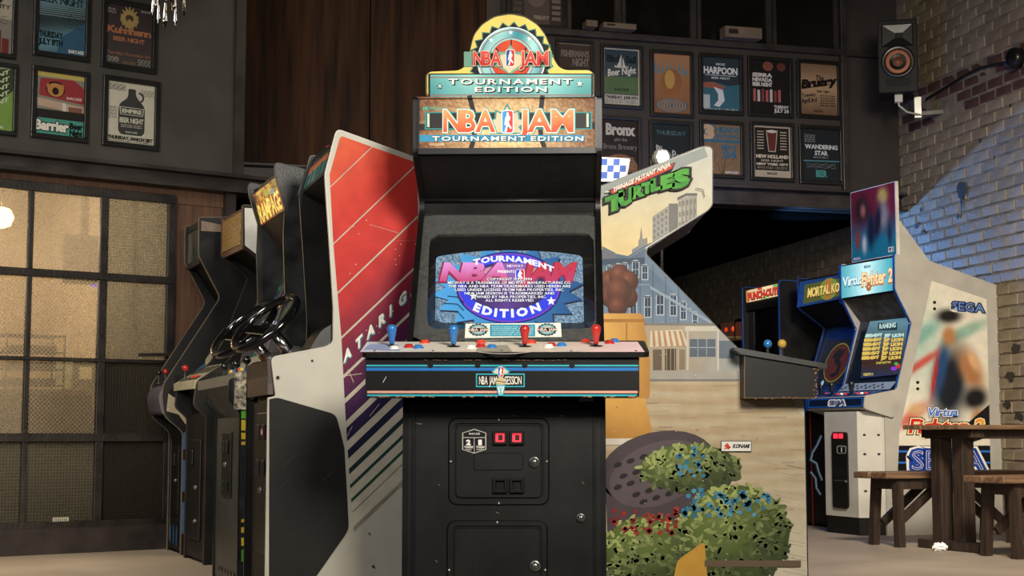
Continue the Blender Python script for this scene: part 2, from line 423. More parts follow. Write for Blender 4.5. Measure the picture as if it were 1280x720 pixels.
# glazed partition
def wire_glass(name, tint, opac, kind):
    m = bpy.data.materials.new(name); m.use_nodes = True; N = m.node_tree.nodes; L = m.node_tree.links
    out = N['Material Output']; b = N['Principled BSDF']; b.inputs['Base Color'].default_value = (*lin(tint), 1); b.inputs['Roughness'].default_value = .2
    tl = N.new('ShaderNodeBsdfTranslucent'); tl.inputs[0].default_value = (*lin(tint), 1)
    tr = N.new('ShaderNodeBsdfTransparent'); tr.inputs[0].default_value = (*lin(mixc(tint, '#ffffff', .3)), 1)
    a1 = N.new('ShaderNodeMixShader'); a1.inputs[0].default_value = .7; L.new(b.outputs[0], a1.inputs[1]); L.new(tl.outputs[0], a1.inputs[2])
    a2 = N.new('ShaderNodeMixShader'); L.new(tr.outputs[0], a2.inputs[1]); L.new(a1.outputs[0], a2.inputs[2]); L.new(a2.outputs[0], out.inputs[0])
    tc = N.new('ShaderNodeTexCoord'); mp = N.new('ShaderNodeMapping'); L.new(tc.outputs['Object'], mp.inputs[0])
    if kind == 'dots':
        vo = N.new('ShaderNodeTexVoronoi'); vo.inputs['Scale'].default_value = 120; L.new(mp.outputs[0], vo.inputs['Vector']); h = vo.outputs['Distance']
        mr = N.new('ShaderNodeMapRange'); mr.inputs['From Max'].default_value = .8; mr.inputs['To Min'].default_value = opac - .25; mr.inputs['To Max'].default_value = opac + .2
        L.new(h, mr.inputs[0]); L.new(mr.outputs[0], a2.inputs[0])
    else:
        mp.inputs['Rotation'].default_value = (0, 0.0, 0)
        ws = []
        for d in ('X', 'Z') if kind == 'grid' else ('X', 'Z'):
            wv = N.new('ShaderNodeTexWave'); wv.wave_type = 'BANDS'; wv.bands_direction = d; wv.inputs['Scale'].default_value = 17; wv.inputs['Distortion'].default_value = .15
            L.new(mp.outputs[0], wv.inputs['Vector']); ws.append(wv)
        if kind == 'diagonal': mp.inputs['Rotation'].default_value = (0, math.radians(45), 0)
        mx = N.new('ShaderNodeMath'); mx.operation = 'MAXIMUM'; L.new(ws[0].outputs['Fac'], mx.inputs[0]); L.new(ws[1].outputs['Fac'], mx.inputs[1])
        mr = N.new('ShaderNodeMapRange'); mr.inputs['From Min'].default_value = .8; mr.inputs['To Min'].default_value = opac; mr.inputs['To Max'].default_value = min(1, opac + .3)
        L.new(mx.outputs[0], mr.inputs[0]); L.new(mr.outputs[0], a2.inputs[0]); h = mx.outputs[0]
    bp = N.new('ShaderNodeBump'); bp.inputs['Strength'].default_value = .6; bp.inputs['Distance'].default_value = .004
    L.new(h, bp.inputs['Height']); L.new(bp.outputs[0], b.inputs['Normal'])
    return m
G1 = wire_glass('pebbled_glass', '#b8ae9c', .34, 'dots'); G2 = wire_glass('wired_glass', '#b8ae9c', .2, 'diagonal')
G3 = wire_glass('grey_wired_glass', '#8c887a', .34, 'grid'); G4 = wire_glass('dim_glass', '#4d4a42', .6, 'grid')  # greyer and darker tints for the right and lower panes
win = struct('window_1', LF); win['label'] = 'steel-framed glazed partition of wired and pebbled panes under the dark beam'
vx = [-1.2, lf(38, 300)[0], lf(126, 450)[0], lf(214, 300)[0]]
zs = [lf(0, y)[1] for y in (229, 338, 447, 547, 660)]
cols = [[G1, G1, G3], [G2, G2, G3], [G1, G2, G4], [G3, G3, G4]]
xs = [-1.2] + [vx[1] - .75 + 0, vx[1], vx[2], vx[3]]
for r in range(4):
    for c in range(4):
        if xs[c + 1] - xs[c] < .05: continue
        g = cols[r][max(0, c - 1)]
        box('pane', g, win, xs[c] + .01, xs[c + 1] - .01, .012, .018, zs[r + 1] + .01, zs[r] - .01)
for i, x in enumerate(xs[1:]):
    wd = .05 if i in (2, 3) else .03
    box('mullion', WINF, win, x - wd / 2, x + wd / 2, -.012, .03, zs[4] - .02, zs[0] + .02, .004)
for i, z in enumerate(zs):
    wd = (.055, .045, .022, .05, .05)[i]
    box('rail', WINF, win, -1.2, xs[-1] + .02, -.018, .03, z - wd / 2, z + wd / 2, .004)
# lever arm on the rail, right pane
a = lf(170, 446); b_ = lf(216, 446)
MB().bar((a[0], -.05, a[1] + .01), (b_[0], -.05, b_[1] + .01), .03, .02).build('latch_bar', STEELP, win)
a = lf(66, 650); b_ = lf(86, 650)
A = Art(lambda x, y: (x, -.002 + .014 - .01, y), (0, -1, 0))
A.rect(a[0], lf(66, 655)[1], b_[0], lf(66, 647)[1], '#b9b49c')
for k in range(7): A.rect(a[0] + (b_[0] - a[0]) * (.1 + k * .12), lf(66, 654)[1], a[0] + (b_[0] - a[0]) * (.15 + k * .12), lf(66, 648)[1], '#5a5548')
A.build('paper_tag', INKM, win)
# room behind the glass
BR = pm('kitchen_wall', '#b9a890', .7, var=.08)
kr = struct('wall_kitchen', LF)
box('back_panel', BR, kr, -2.2, 2.2, 2.3, 2.36, 0, 3)
box('side_panel', BR, kr, xs[-1] + .06, xs[-1] + .1, .1, 2.3, 0, 3)
box('side_panel', BR, kr, -2.24, -2.2, .1, 2.3, 0, 3)
box('soffit', BR, kr, -2.2, 1.2, .1, 2.3, 2.9, 2.95)
def lworld(x, d, z): return LF.M @ Vector((x, d, z))
lamp = thing('ceiling_lamp', 'round glowing lamp behind the upper left pebbled pane', 'lamp', LF)
lp = lf(3, 272, .6)
MB().lathe([(0, -.07), (.05, -.05), (.07, 0), (.05, .05), (0, .07)], (lp[0], .6, lp[1]), n=16).build('bulb', emit('warm_bulb', '#ffd9a0', 28), lamp)
MB().tube([(lp[0], .6, lp[1] + .06), (lp[0], .6, 2.9)], .01).build('cord', BLKP, lamp)
point('kitchen_light', lworld(lp[0], .75, lp[1] + .0), 75, (1, .88, .72), .1)
point('kitchen_light_far', lworld(-.2, 1.7, 1.7), 70, (1, .88, .72), .15)
# wire rack
rk = thing('wire_rack', 'metal wire shelf rack with trays seen through the glazed partition', 'rack', LF)
a = lf(2, 417, .5); b_ = lf(74, 417, .5); zr0 = lf(40, 482, .5)[1]
WR = pm('rack_wire', '#3f433c', .4, metal=.5)
for x in (a[0], b_[0]):
    for d in (.4, .62): MB().tube([(x, d, 0.02), (x, d, a[1])], .007, 6).build('post', WR, rk)
for zz in (a[1] - .01, lf(40, 441, .5)[1], lf(40, 462, .5)[1], zr0):
    m_ = MB()
    m_.tube([(a[0], .4, zz), (b_[0], .4, zz), (b_[0], .62, zz), (a[0], .62, zz)], .005, 6, True)
    for k in range(1, 8): m_.tube([(a[0], .4 + .0275 * k, zz), (b_[0], .4 + .0275 * k, zz)], .0025, 4)
    m_.build('shelf', WR, rk)
for i, (y, c_) in enumerate(((441, '#6f7a66'), (462, '#4c5648'), (482, '#5e6a5a'))):
    zz = lf(40, y, .5)[1] + .008
    t_ = thing('tray', ['pale green tray on the upper shelf of the wire rack', 'dark tray on the middle shelf of the wire rack', 'grey green tray on the low shelf of the wire rack'][i], 'tray', LF)
    box('tray_body', pm('tray_%d' % i, c_, .5), t_, a[0] + .03, b_[0] - .04, .42, .6, zz, zz + .035, .004)
# counter behind glass
ct = thing('counter', 'long grey green counter seen through the lower glass panes', 'counter', LF)
zc = lf(100, 487, .9)[1]
box('worktop', pm('counter_top', '#b5a58a', .4), ct, -1.0, xs[-1] - .1, .8, 1.5, zc - .04, zc, .005)
box('cabinet_body', pm('counter_body', '#68705d', .5), ct, -.95, xs[-1] - .15, .85, 1.45, 0, zc - .04)
e = thing('appliance', 'pale boxy kitchen appliance standing on the counter behind the glass', 'appliance', LF)
p0 = lf(92, 520, .9); p1 = lf(128, 500, .9)
box('appliance_body', pm('appliance_shell', '#7d8672', .4), e, p0[0], p1[0] + .12, .95, 1.3, zc, zc + .2, .01)
box('display', emit('appliance_display', '#d8cfa0', .7), e, p0[0] + .05, p0[0] + .13, .945, .952, zc + .07, zc + .15)
for q, (dd, y0) in enumerate(((.5, 0),)):
    s_ = thing('hanging_screen', 'dark flat screen with blue glow hanging behind the top middle pane', 'screen', LF)
    a = lf(80, 292, .7); b_ = lf(134, 357, .7)
    box('screen_shell', BLKP, s_, a[0], b_[0], .7, .75, b_[1], a[1], .006)
    box('mount', BLKP, s_, (a[0] + b_[0]) / 2 - .02, (a[0] + b_[0]) / 2 + .02, .72, .76, a[1], 2.9)
    box('status_light', emit('blue_led', '#4a3cff', 4), s_, b_[0] - .11, b_[0] - .06, .696, .7, b_[1] - .012, b_[1])

# ---- back wall (loft front): wood panels, poster wall, beam
BF = Fr((3.1, 12.1), 15.5)
bf = lambda px, py, d=0: BF.front(px, py, d)
zl = bf(1000, 238)[1]; zu = bf(1000, 262)[1]
wb = struct('wall_back', BF)
WOODP = wood('dark_walnut_panel', '#4c301d', '#1c110a', .62, (7, 7, .5), 2.6, .05); WOODP.node_tree.nodes['Principled BSDF'].inputs['Specular IOR Level'].default_value = .12
u0 = bf(240, 200)[0]; u1 = bf(461, 200)[0]; u2 = bf(606, 200)[0]; u3 = bf(624, 200)[0]
box('wood_panel', WOODP, wb, u0, u1 - .004, -.02, .02, zl, 4.7, .003)
box('wood_panel', WOODP, wb, u1 + .004, u2, -.02, .02, zl, 4.7, .003)
box('corner_strip', STEELP, wb, u2, u3, -.04, .03, zl, 4.7, .004)
DKW = pm('dark_brown_panel', '#302923', .7, var=.15, scale=2)
box('poster_panel', DKW, wb, u3, .1, 0, .04, zl, 4.7)
tr = struct('trim_2', BF)
za = bf(900, 60)[1]
ub = bf(1048, 60)[0]
box('picture_rail', STEELP, tr, u3, .05, -.05, 0, za, za + .05, .004)
box('end_post', STEELP, tr, ub, ub + .05, -.05, 0, zl, 4.7, .004)
# framed dark windows over the rail
for (p0, p1) in ((708, 772), (776, 866), (870, 960), (964, 1044)):
    a, b_ = bf(p0, 20)[0], bf(p1, 20)[0]
    box('sash', STEELP, tr, a, a + .03, -.03, 0, za + .05, 4.7); box('sash', STEELP, tr, b_ - .03, b_, -.03, 0, za + .05, 4.7)
    box('dark_pane', pm('dark_glass', '#14130f', .15), tr, a + .03, b_ - .03, -.012, -.004, za + .05, 4.7)
for (p0, p1, y0, y1, lb) in ((728, 742, 23, 32, 'small pale carton on the rail, left of the long carton'), (749, 790, 25, 35, 'long pale carton on the picture rail above the posters'), (900, 946, 32, 49, 'wide cardboard box on the rail above the posters at right')):
    a, b_ = bf(p0, y0, -.06), bf(p1, y1, -.06); hgt = a[1] - b_[1]
    k = thing('carton', lb, 'box', BF)
    box('carton_body', pm('old_carton', '#6b5a48', .8), k, a[0], b_[0], -.16, -.051, za + .051, za + .051 + hgt, .003)
    A = Art(lambda x, y: (x, -.16, y), (0, -1, 0)); A.rect(a[0] + .03, za + .06 + hgt * .2, a[0] + (b_[0] - a[0]) * .35, za + .05 + hgt * .75, '#2a241d')
    A.build('print', INKM, k)
# lower beam + soffit of the loft
bm_ = struct('trim_3', BF)
box('beam_web', STEELP, bm_, u0, .12, -.02, .02, zu, zl)
box('beam_flange', STEELP, bm_, u0, .12, -.12, .1, zu, zu + .02, .003)
box('beam_flange', STEELP, bm_, u0, .12, -.12, .1, zl - .02, zl, .003)
so = place(MB().box(-8, .5, .1, 6.5, zu + .02, zu + .08)  .build('ceiling_loft', pm('loft_shade_black', '#0a0908', 1, spec=0), fix=False), BF); so['kind'] = 'structure'  # near-black so the blue spot barely shows: shade put into the colour
# lower back wall, far under the loft on the left
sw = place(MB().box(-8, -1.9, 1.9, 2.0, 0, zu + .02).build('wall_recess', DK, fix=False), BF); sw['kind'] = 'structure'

# ---- right wall: painted brick, each brick built
WA = math.degrees(math.atan2(.973, -.23))
RF = Fr((3.52, 10.5), WA)     # x runs away from the camera, y = behind the wall face? (checked below)
wr = struct('wall_right', RF)
MORT = pm('mortar', '#7a6e5c', .9, var=.3, bump=.2, bscale=40)
# local +y of this frame points to world -x (room side is +y)
box('mortar_bed', MORT, wr, -3.2, 8.6, -.25, .006, 0, 4.7)
def brickmat(n, c, c2): return pm(n, c, .62, col2=c2, scale=9, bump=.5, bscale=30, detail=6)
BMT = [brickmat('painted_brick_a', '#8c7f6a', '#70654f'), brickmat('painted_brick_b', '#847660', '#685c49'), brickmat('painted_brick_c', '#938570', '#776a55')]
BEX = [brickmat('bare_brick', '#5a3a32', '#3a2824')]
BLn, BHt, BG = .205, .072, .011
var_ = []
for k in range(8):
    bmx = bmesh.new(); bmesh.ops.create_cube(bmx, size=1)
    for v in bmx.verts: v.co = (v.co.x * (BLn) + random.uniform(-.003, .003), v.co.y * .03 + random.uniform(-.002, .003) * (v.co.y > 0), v.co.z * BHt + random.uniform(-.003, .003))
    tops = [e for e in bmx.edges if all(v.co.y > 0 for v in e.verts)]
    bmesh.ops.bevel(bmx, geom=tops, offset=.006, segments=1, affect='EDGES')
    me = bpy.data.meshes.new('brick'); bmx.to_mesh(me); bmx.free(); me.materials.append(BMT[k % 3]); var_.append(me)
mex = var_[0].copy(); mex.materials.clear(); mex.materials.append(BEX[0])
zx0 = RF.hit(1165, 150, (0, 0, 0), (0, 1, 0)); zx1 = RF.hit(1165, 119, (0, 0, 0), (0, 1, 0))
rows = int(4.7 / (BHt + BG)); near = []; rest = []
for r in range(rows):
    z = (r + .5) * (BHt + BG)
    for c in range(-16, 41):
        x = (c + (.5 if r % 2 else 0)) * (BLn + BG)
        wp = RF.M @ Vector((x, 0, z)); f = wp.y * PC + (z - CAMH) * PS; px = 640 + F * wp.x / f; py = 360 - F * ((z - CAMH) * PC - wp.y * PS) / f
        ex = zx0.z - .05 < z < zx1.z + .06 and x < RF.hit(1128, 140, (0, 0, 0), (0, 1, 0)).x
        vis = 1120 < px < 1290 and -10 < py < 640 and not (py > 372 and px < 1246) and not (py > 590)
        (near if vis else rest).append((x, z, ex, px))
near.sort(key=lambda t: t[0]); rest += near[290:]; near = near[:290]
for (x, z, ex, px) in near:
    me = mex if ex else random.choice(var_)
    b = bpy.data.objects.new('brick', me); COL.objects.link(b); b.parent = wr; b.location = (x, random.uniform(-.004, .003) - (.008 if ex else 0), z)
mb = MB(); 
for (x, z, ex, px) in rest:
    if x < -2.9: continue
    y = random.uniform(-.003, .003); mb.box(x - BLn / 2, x + BLn / 2, -.02, .013 + y, z - BHt / 2, z + BHt / 2)
o = mb.build('brickwork', BMT[1], wr, fix=False); o['kind'] = 'stuff'
# cable, box and marks on the brick
def rw(px, py): v = RF.hit(px, py, (0, .03, 0), (0, 1, 0)); return v
cb = thing('wall_cable', 'black cable sagging along the bare brick band beside the loudspeaker', 'cable', RF)
MB().tube([rw(1158, 124), rw(1175, 113), rw(1192, 103), rw(1210, 92), rw(1228, 84), rw(1250, 79), rw(1262, 77)], .009, 6).build('cord', BLKP, cb)
c = rw(1272, 73)
jb = thing('junction_box', 'round black junction box at the end of the wall cable', 'junction box', RF)
MB().lathe([(.075, 0), (.075, .05), (.06, .065), (0, .065)], (c.x, .02, c.z), (0, 1, 0), 18).build('box_body', BLKP, jb)
st = Art(lambda x, y: (x, .021, y), (0, 1, 0))
for (px, py, r) in ((1201, 238, .075), (1196, 270, .02), (1150, 262, .02), (1178, 260, .01), (1224, 176, .012), (1242, 196, .012), (1262, 132, .014), (1144, 282, .025), (1152, 290, .02)):
    v = rw(px, py); P = [(v.x + r * random.uniform(.75, 1.2) * math.cos(t * .52) * 1.0, v.z + r * random.uniform(.8, 1.15) * math.sin(t * .52)) for t in range(12)]
    st.poly(P, '#2d2b2a')
v = rw(1201, 246); st.poly([(v.x - .02, v.z), (v.x + .02, v.z), (v.x + .005, v.z - .14)], '#2d2b2a')
for (px, py) in ((1262, 470), (1258, 505), (1268, 435), (1272, 520)):
    v = rw(px, py)
    P = [(v.x + .06 * random.uniform(.5, 1.3) * math.cos(t * .52), v.z + .035 * random.uniform(.5, 1.3) * math.sin(t * .52)) for t in range(12)]
    st.poly(P, '#37322c')
st.build('tar_stain', INKM, wr)
# ============================================================ CABINET HELPERS
def loopz(mb, outl, t, u0, u1):
    if area2(outl) < 0: outl = outl[::-1]
    o2 = inset(outl, -t)
    A = [(u0, a, b) for a, b in outl]; B = [(u0, a, b) for a, b in o2]; C = [(u1, a, b) for a, b in o2]; D = [(u1, a, b) for a, b in outl]
    mb.ring(A, B); mb.ring(B, C); mb.ring(C, D)
def shell(t, outl, u0, u1, sm, tm, ftm=None, core=None, cin=.025, th=.018, cm=None, near=None, names=('side_panel', 'side_panel')):
    outl = [tuple(p) for p in outl]
    for i, (a, b) in enumerate(((u0, u0 + th), (u1 - th, u1))):
        mt = near if (near and i == 1) else sm
        MB().prism(outl, lambda x, z, q: (q, x, z), a, b).build(names[i], mt, t)
        mb = MB(); loopz(mb, outl, .004, a - .001, b + .001); mb.build('edge_trim', (ftm if ftm and i == 0 else tm), t)
    c = core or inset(outl, cin)
    c = [(a, max(b, .004)) for a, b in c]
    MB().prism(c, lambda x, z, q: (q, x, z), u0 + th, u1 - th).build('body', cm or BLK, t)
def PXF(fr, d): 
    return lambda x, y, t: (fr.front(x, y, d)[0], d - t, fr.front(x, y, d)[1])
def board(name, mat, t, u0, u1, p, q, th=.012, label=None):
    """thin board between the side panels whose face runs from p to q, both (d, z)"""
    p, q = Vector(p), Vector(q); d = (q - p).normalized(); n = Vector((-d.y, d.x))
    if n.x > 0: n = -n
    P = [tuple(p), tuple(q), tuple(q - n * th), tuple(p - n * th)]
    return MB().prism(P, lambda x, z, k: (k, x, z), u0, u1).build(name, mat, t, label)
def planar(fr, p, q):
    """mapping photo rays -> local point on the plane through p, q (d, z) parallel to the front; outward normal"""
    d = (Vector(q) - Vector(p)).normalized(); n = Vector((0, -d.y, d.x))
    if n.y > 0: n = -n
    return (lambda x, y: fr.hit(x, y, (0, p[0], p[1]), n)), n
def polar(poly, c, N):
    out = []
    for k in range(N):
        a = 2 * math.pi * k / N + .01; dx, dy = math.cos(a), math.sin(a); best = None
        for i in range(len(poly)):
            p, q = poly[i - 1], poly[i]; ex, ey = q[0] - p[0], q[1] - p[1]; den = dx * ey - dy * ex
            if abs(den) < 1e-9: continue
            t = ((p[0] - c[0]) * ey - (p[1] - c[1]) * ex) / den; s = ((p[0] - c[0]) * dy - (p[1] - c[1]) * dx) / den
            if t > 0 and -1e-6 <= s <= 1 + 1e-6: best = max(best or 0, t)
        out.append((c[0] + dx * best, c[1] + dy * best))
    return out
def bezel(t, fr, outer, mid, inner, pB, pC, N=56, recess=.015, mats=(None, None)):
    mB, nB = planar(fr, *pB); mC, nC = planar(fr, *pC)
    c = (sum(p[0] for p in inner) / len(inner), sum(p[1] for p in inner) / len(inner))
    L1 = [mB(*p) for p in polar(outer, c, N)]; L2 = [mB(*p) for p in polar(mid, c, N)]; L2b = [v - nB * recess for v in L2]; L3 = [mC(*p) for p in polar(inner, c, N)]
    a = MB(); a.ring(L1, L2); a.ring(L2, L2b); a.build('bezel', mats[0], t)
    b = MB(); b.ring(L2b, L3); b.build('monitor_shroud', mats[1] or mats[0], t)
def rivet(mb, p, ax=(0, -1, 0), r=.006):
    mb.lathe([(r, 0), (r, .002), (r * .7, .004), (0, .005)], p, ax, 10)
def lock(t, p, r=.016, ax=(0, -1, 0)):
    k = MB().lathe([(r, 0), (r, .004), (r * .8, .007), (r * .62, .007), (r * .6, .014), (0, .014)], p, ax, 20).build('lock', SIL, t)
    P = Vector(p) + Vector(ax) * .0145
    MB().box(P.x - .0012, P.x + .0012, P.y - .001, P.y + .001, P.z - .005, P.z + .005).build('keyway', BLKP, k, fix=False)
def button(t, p, col, ax=(0, 0, 1), r=.014, name='button'):
    m = pm('button_' + col.strip('#'), col, .3, var=.03)
    MB().lathe([(r * 1.35, 0), (r * 1.35, .002), (r * 1.2, .005), (r, .006), (r * .95, .011), (r * .7, .0125), (0, .0125)], p, ax, 18).build(name, m, t)
def bat(t, p, col, s=1.0, ax=(0, 0, 1)):
    j = MB().lathe([(.024 * s, 0), (.024 * s, .002), (.007 * s, .004), (.006 * s, .012 * s)], p, ax, 16).build('joystick', BLKP, t)
    m = pm('handle_' + col.strip('#'), col, .25, var=.03, coat=.3)
    MB().lathe([(.006 * s, .008 * s), (.0095 * s, .012 * s), (.011 * s, .03 * s), (.0155 * s, .05 * s), (.0175 * s, .06 * s), (.0165 * s, .068 * s), (.011 * s, .0745 * s), (0, .077 * s)], p, ax, 20).build('bat_handle', m, j)
def ball(t, p, col, s=1.0, h=.06):
    j = MB().lathe([(.02 * s, 0), (.02 * s, .003), (.006 * s, .005), (.005 * s, h)], p, (0, 0, 1), 14).build('joystick', SIL, t)
    m = pm('ball_' + col.strip('#'), col, .2, var=.02, coat=.4)
    R = .0185 * s; MB().lathe([(R * math.sin(math.pi * k / 12) + (0 if k else 0), h + R * .9 - R * math.cos(math.pi * k / 12)) for k in range(13)], p, (0, 0, 1), 20).build('ball_top', m, j)

# ============================================================ 1. BASKETBALL CABINET (centre)
MF = Fr((-.0276, 5.28), -2)
NB = thing('arcade_cabinet', 'tall black basketball arcade cabinet with yellow and teal topper, in the centre', 'arcade machine', MF, 'arcade cabinets')
fm = MF.front
ol = rnd([(0, 0), (0, .80), (.035, .86), (.10, 1.01), (.55, 1.555), (.545, 1.60), (.28, 1.725), (.272, 1.938), (.62, 1.945), (.66, 1.90), (.66, 0)], [0, .05, .05, .03, .02, .02, .02, .012, .03, .03, 0], 4)
core = [(.012, .004), (.012, .80), (.14, .93), (.36, 1.05), (.52, 1.40), (.575, 1.56), (.575, 1.62), (.31, 1.745), (.31, 1.925), (.62, 1.93), (.64, 1.88), (.64, .004)]
BLKS = pm('black_pebbled_plastic', '#151514', .4, var=.2, scale=30, bump=.5, bscale=420)
shell(NB, ol, -.35, .35, BLK, RUB, core=core)
# marquee
gq = lambda px, py: fm(px, py, .285)
mu0, mu1 = gq(519, 120)[0], gq(750, 120)[0]; mz1, mz0 = fm(635, 124, .285)[1], fm(635, 186, .285)[1]
fr_ = MB()
fr_.box(-.332, .332, .262, .30, mz1, 1.934); fr_.box(-.332, .332, .262, .30, mz0 - .022, mz0)
fr_.box(-.332, mu0 + .018, .262, .30, mz0 - .022, 1.934); fr_.box(mu1 - .02, .332, .262, .30, mz0 - .022, 1.934)
fr_.build('marquee_frame', RUB, NB)
MQ = glow('marquee_light', 1.6, .08, 40, spec=.15, rough=.5)
cx_ = 635
A = Art(lambda x, y: (fm(x, y, .28)[0], .28, fm(x, y, .28)[1]), (0, -1, 0))
def balltone(x, y):  # basketball grain; paler centre is the backlight's glow put into the colours
    t = min(1, (((x - 635) / 135) ** 2 + ((y - 160) / 85) ** 2) ** .5); h_ = math.sin(round(x * .7) * 12.9898 + round(y * .9) * 78.233) * 43758.5453; n = (h_ - math.floor(h_) - .5) * .2
    return tuple(max(0, v + n) for v in mixc('#ffdc98', '#5a2f16', t))
A.rect(520, 121, 750, 188, balltone, nx=90, ny=28)
for P in ([(587, 121), (592, 140), (594, 158), (592, 175), (588, 188)], [(678, 121), (676, 140), (675, 158), (677, 175), (682, 188)]): A.line(P, 6, '#1c1512')
A.line([(520, 159), (750, 157)], 8, '#1c1512')
A.rect(531, 140, 740, 162, '#2f7f78'); A.rect(533, 141.5, 738, 160.5, '#1a1410')
for x in (534, 733): A.rect(x, 142, x + 3, 159, '#b8c8a8')
A.poly([(612, 168), (617, 160), (608, 152), (618, 148), (619, 137), (627, 141), (634, 129), (641, 141), (649, 137), (650, 148), (660, 152), (651, 160), (656, 168)], '#2f7f78')
A.poly([(615, 166), (620, 159), (612, 152), (620, 149), (621, 140), (628, 143), (634, 133), (640, 143), (647, 140), (648, 149), (656, 152), (648, 159), (653, 166)], '#c9b58e')
def dull(a, b, y0, y1): return lambda x, y: mixc(a, b, max(0, min(1, (y - y0) / (y1 - y0))))
for (s_, a, b) in (('NBA', 555, 618), ('JAM', 649, 716)):
    A.text(s_, a, 138, b, 164.5, '#2a8f86', bold=.075, dx=.5)
    A.text(s_, a, 138, b, 164.5, '#fff3d8', bold=.055)
    A.text(s_, a, 138, b, 164.5, dull('#f09a5c', '#cf4a24', 138, 164), bold=.03)
def nba(A, x0, y0, x1, y1, bl='#2c4f9e', rd='#c8372f', wh='#f2efe6'):
    w_, h_ = x1 - x0, y1 - y0; P = lambda a, b: (x0 + a * w_, y0 + b * h_)
    A.poly(rnd([P(-.08, -.04), P(1.08, -.04), P(1.08, 1.04), P(-.08, 1.04)], w_ * .3), wh)
    A.poly(rnd([P(0, 0), P(.55, 0), P(.45, 1), P(0, 1)], [w_ * .25, 0, 0, w_ * .25]), bl)
    A.poly(rnd([P(.5, 0), P(1, 0), P(1, 1), P(.45, 1)], [0, w_ * .25, w_ * .25, 0]), rd)
    A.poly([P(.5, .06), P(.62, .1), P(.62, .2), P(.78, .3), P(.7, .46), P(.6, .42), P(.66, .6), P(.9, .78), P(.8, .84), P(.52, .68), P(.42, .95), P(.2, .97), P(.36, .7), P(.34, .45), P(.3, .62), P(.18, .66), P(.3, .3), P(.42, .2), P(.42, .1)], wh)
nba(A, 628, 139, 641, 166, '#3d8fc0')
A.poly([(523, 169), (731, 169), (731, 177.5), (523, 177.5)], '#2b7f9a', up=True)
A.text('TOURNAMENT EDITION', 541, 171, 729, 176.3, '#12252c', bold=.05, sp=.2, dx=.8, dy=.8)
A.text('TOURNAMENT EDITION', 541, 171, 729, 176.3, '#f7ecd2', bold=.02, sp=.2)
A.text('MIDWAY', 529, 134, 553, 138, '#3c9a7a', bold=.03)
A.text('WILLIAMS', 537, 179.5, 556, 182.3, '#d8b98c', bold=.01)
for x in (623, 665, 715): A.rect(x, 169, x + 7, 177.5, '#3d4c52', up=False) if False else None
A.build('marquee_art', MQ, NB)
# topper
TP = MB(); tpx = [(532, 121), (532, 94), (536, 90), (572, 88.5), (580, 84), (586, 72), (588, 58), (592, 43), (602, 30), (618, 20), (638, 16.5), (656, 20), (672, 30), (682, 43), (688, 58), (692, 72), (699, 84), (708, 88), (738, 88), (743, 92), (743, 120)]
tpx = rnd(tpx, 5, 3)
tm_ = lambda x, y, t=0: (fm(x, y, .31)[0], .31 - t, fm(x, y, .31)[1])
TPR = MB().prism(tpx, tm_, -.018, 0).build('topper_board', pm('topper_board', '#8d7d4a', .4), NB, 'yellow rounded topper sign')
A = Art(lambda x, y: tm_(x, y), (0, -1, 0))
A.poly(tpx, '#55553f')
A.poly([((x - 637.5) * .982 + 637.5, (y - 70) * .975 + 70.3) for x, y in tpx], '#efd06b')
pts = []
for k in range(34):
    a = math.radians(-128 + 256 * (k) / 33); r = 54 if k % 2 else 47.5; pts.append((639 + r * math.sin(a), 77 - r * .93 * math.cos(a)))
A.poly(pts, '#4f8f78'); A.poly([((x - 639) * .965 + 639, (y - 77) * .965 + 77) for x, y in pts], '#17130f')
def teal(x, y):
    t = .5 + .5 * math.sin(x * .13 + y * .05); return mixc('#3d8f9a', '#a8dcd8', t)
A.annul(639, 76, 42.5, 42, 2.2, '#e8eef0', n=60)
A.annul(639, 76, 41, 40.5, 14, teal, n=60); A.annul(639, 76, 39, 38.5, 1, '#a34848', n=60); A.annul(639, 76, 29, 28.7, 1, '#a34848', n=60)
A.ell(639, 76, 27, 28, '#8fd0cf', n=40); A.ell(639, 76, 25, 26, lambda x, y: mixc('#d9542f', '#c43a20', min(1, abs(x - 639) / 25)), n=40)
for P in ([(639, 50), (639, 102)], [(620, 60), (630, 76), (630, 80)], [(658, 60), (648, 76), (648, 80)]): A.line(P, 1.6, '#1c1210')
for (x, y) in ((614, 50.5), (638.5, 41), (661.5, 49)): A.star(x, y, 3.4, '#e9f4f2')
A.rect(580, 65, 690, 84, '#6f9a86', up=True); A.rect(590, 67, 686, 81.5, '#1b1512')
A.poly([(622, 84), (617, 76), (623, 66), (631, 66), (638, 56), (645, 66), (653, 66), (660, 76), (654, 84), (643, 90), (637, 95), (632, 90)], '#7fa58c')
A.poly([(626, 82), (622, 76), (627, 69), (633, 68), (638, 60), (643, 68), (650, 69), (655, 76), (650, 82), (641, 88), (637, 92), (633, 88)], '#d8c9a4')
nba(A, 633, 63, 643, 83)
for (s_, a, b) in (('NBA', 592, 626), ('JAM', 650, 685)):
    A.text(s_, a, 65, b, 82, '#1a1512', bold=.07, dx=.9, dy=.7); A.text(s_, a, 65, b, 82, '#f3dcc0', bold=.055); A.text(s_, a, 65, b, 82, dull('#e0574a', '#b92b26', 65, 82), bold=.03)
A.rect(536, 92.5, 741, 122, '#111111', up=True); A.rect(538, 94, 739, 121.5, lambda x, y: mixc('#9fd8d2', '#3f8f92', abs(((x - 536) % 100) / 100 - .5) * 2 * .6 + (y - 94) / 70), nx=20, ny=3)
A.rect(538, 97, 739, 98, '#a2504c'); A.rect(538, 119, 739, 120, '#a2504c')
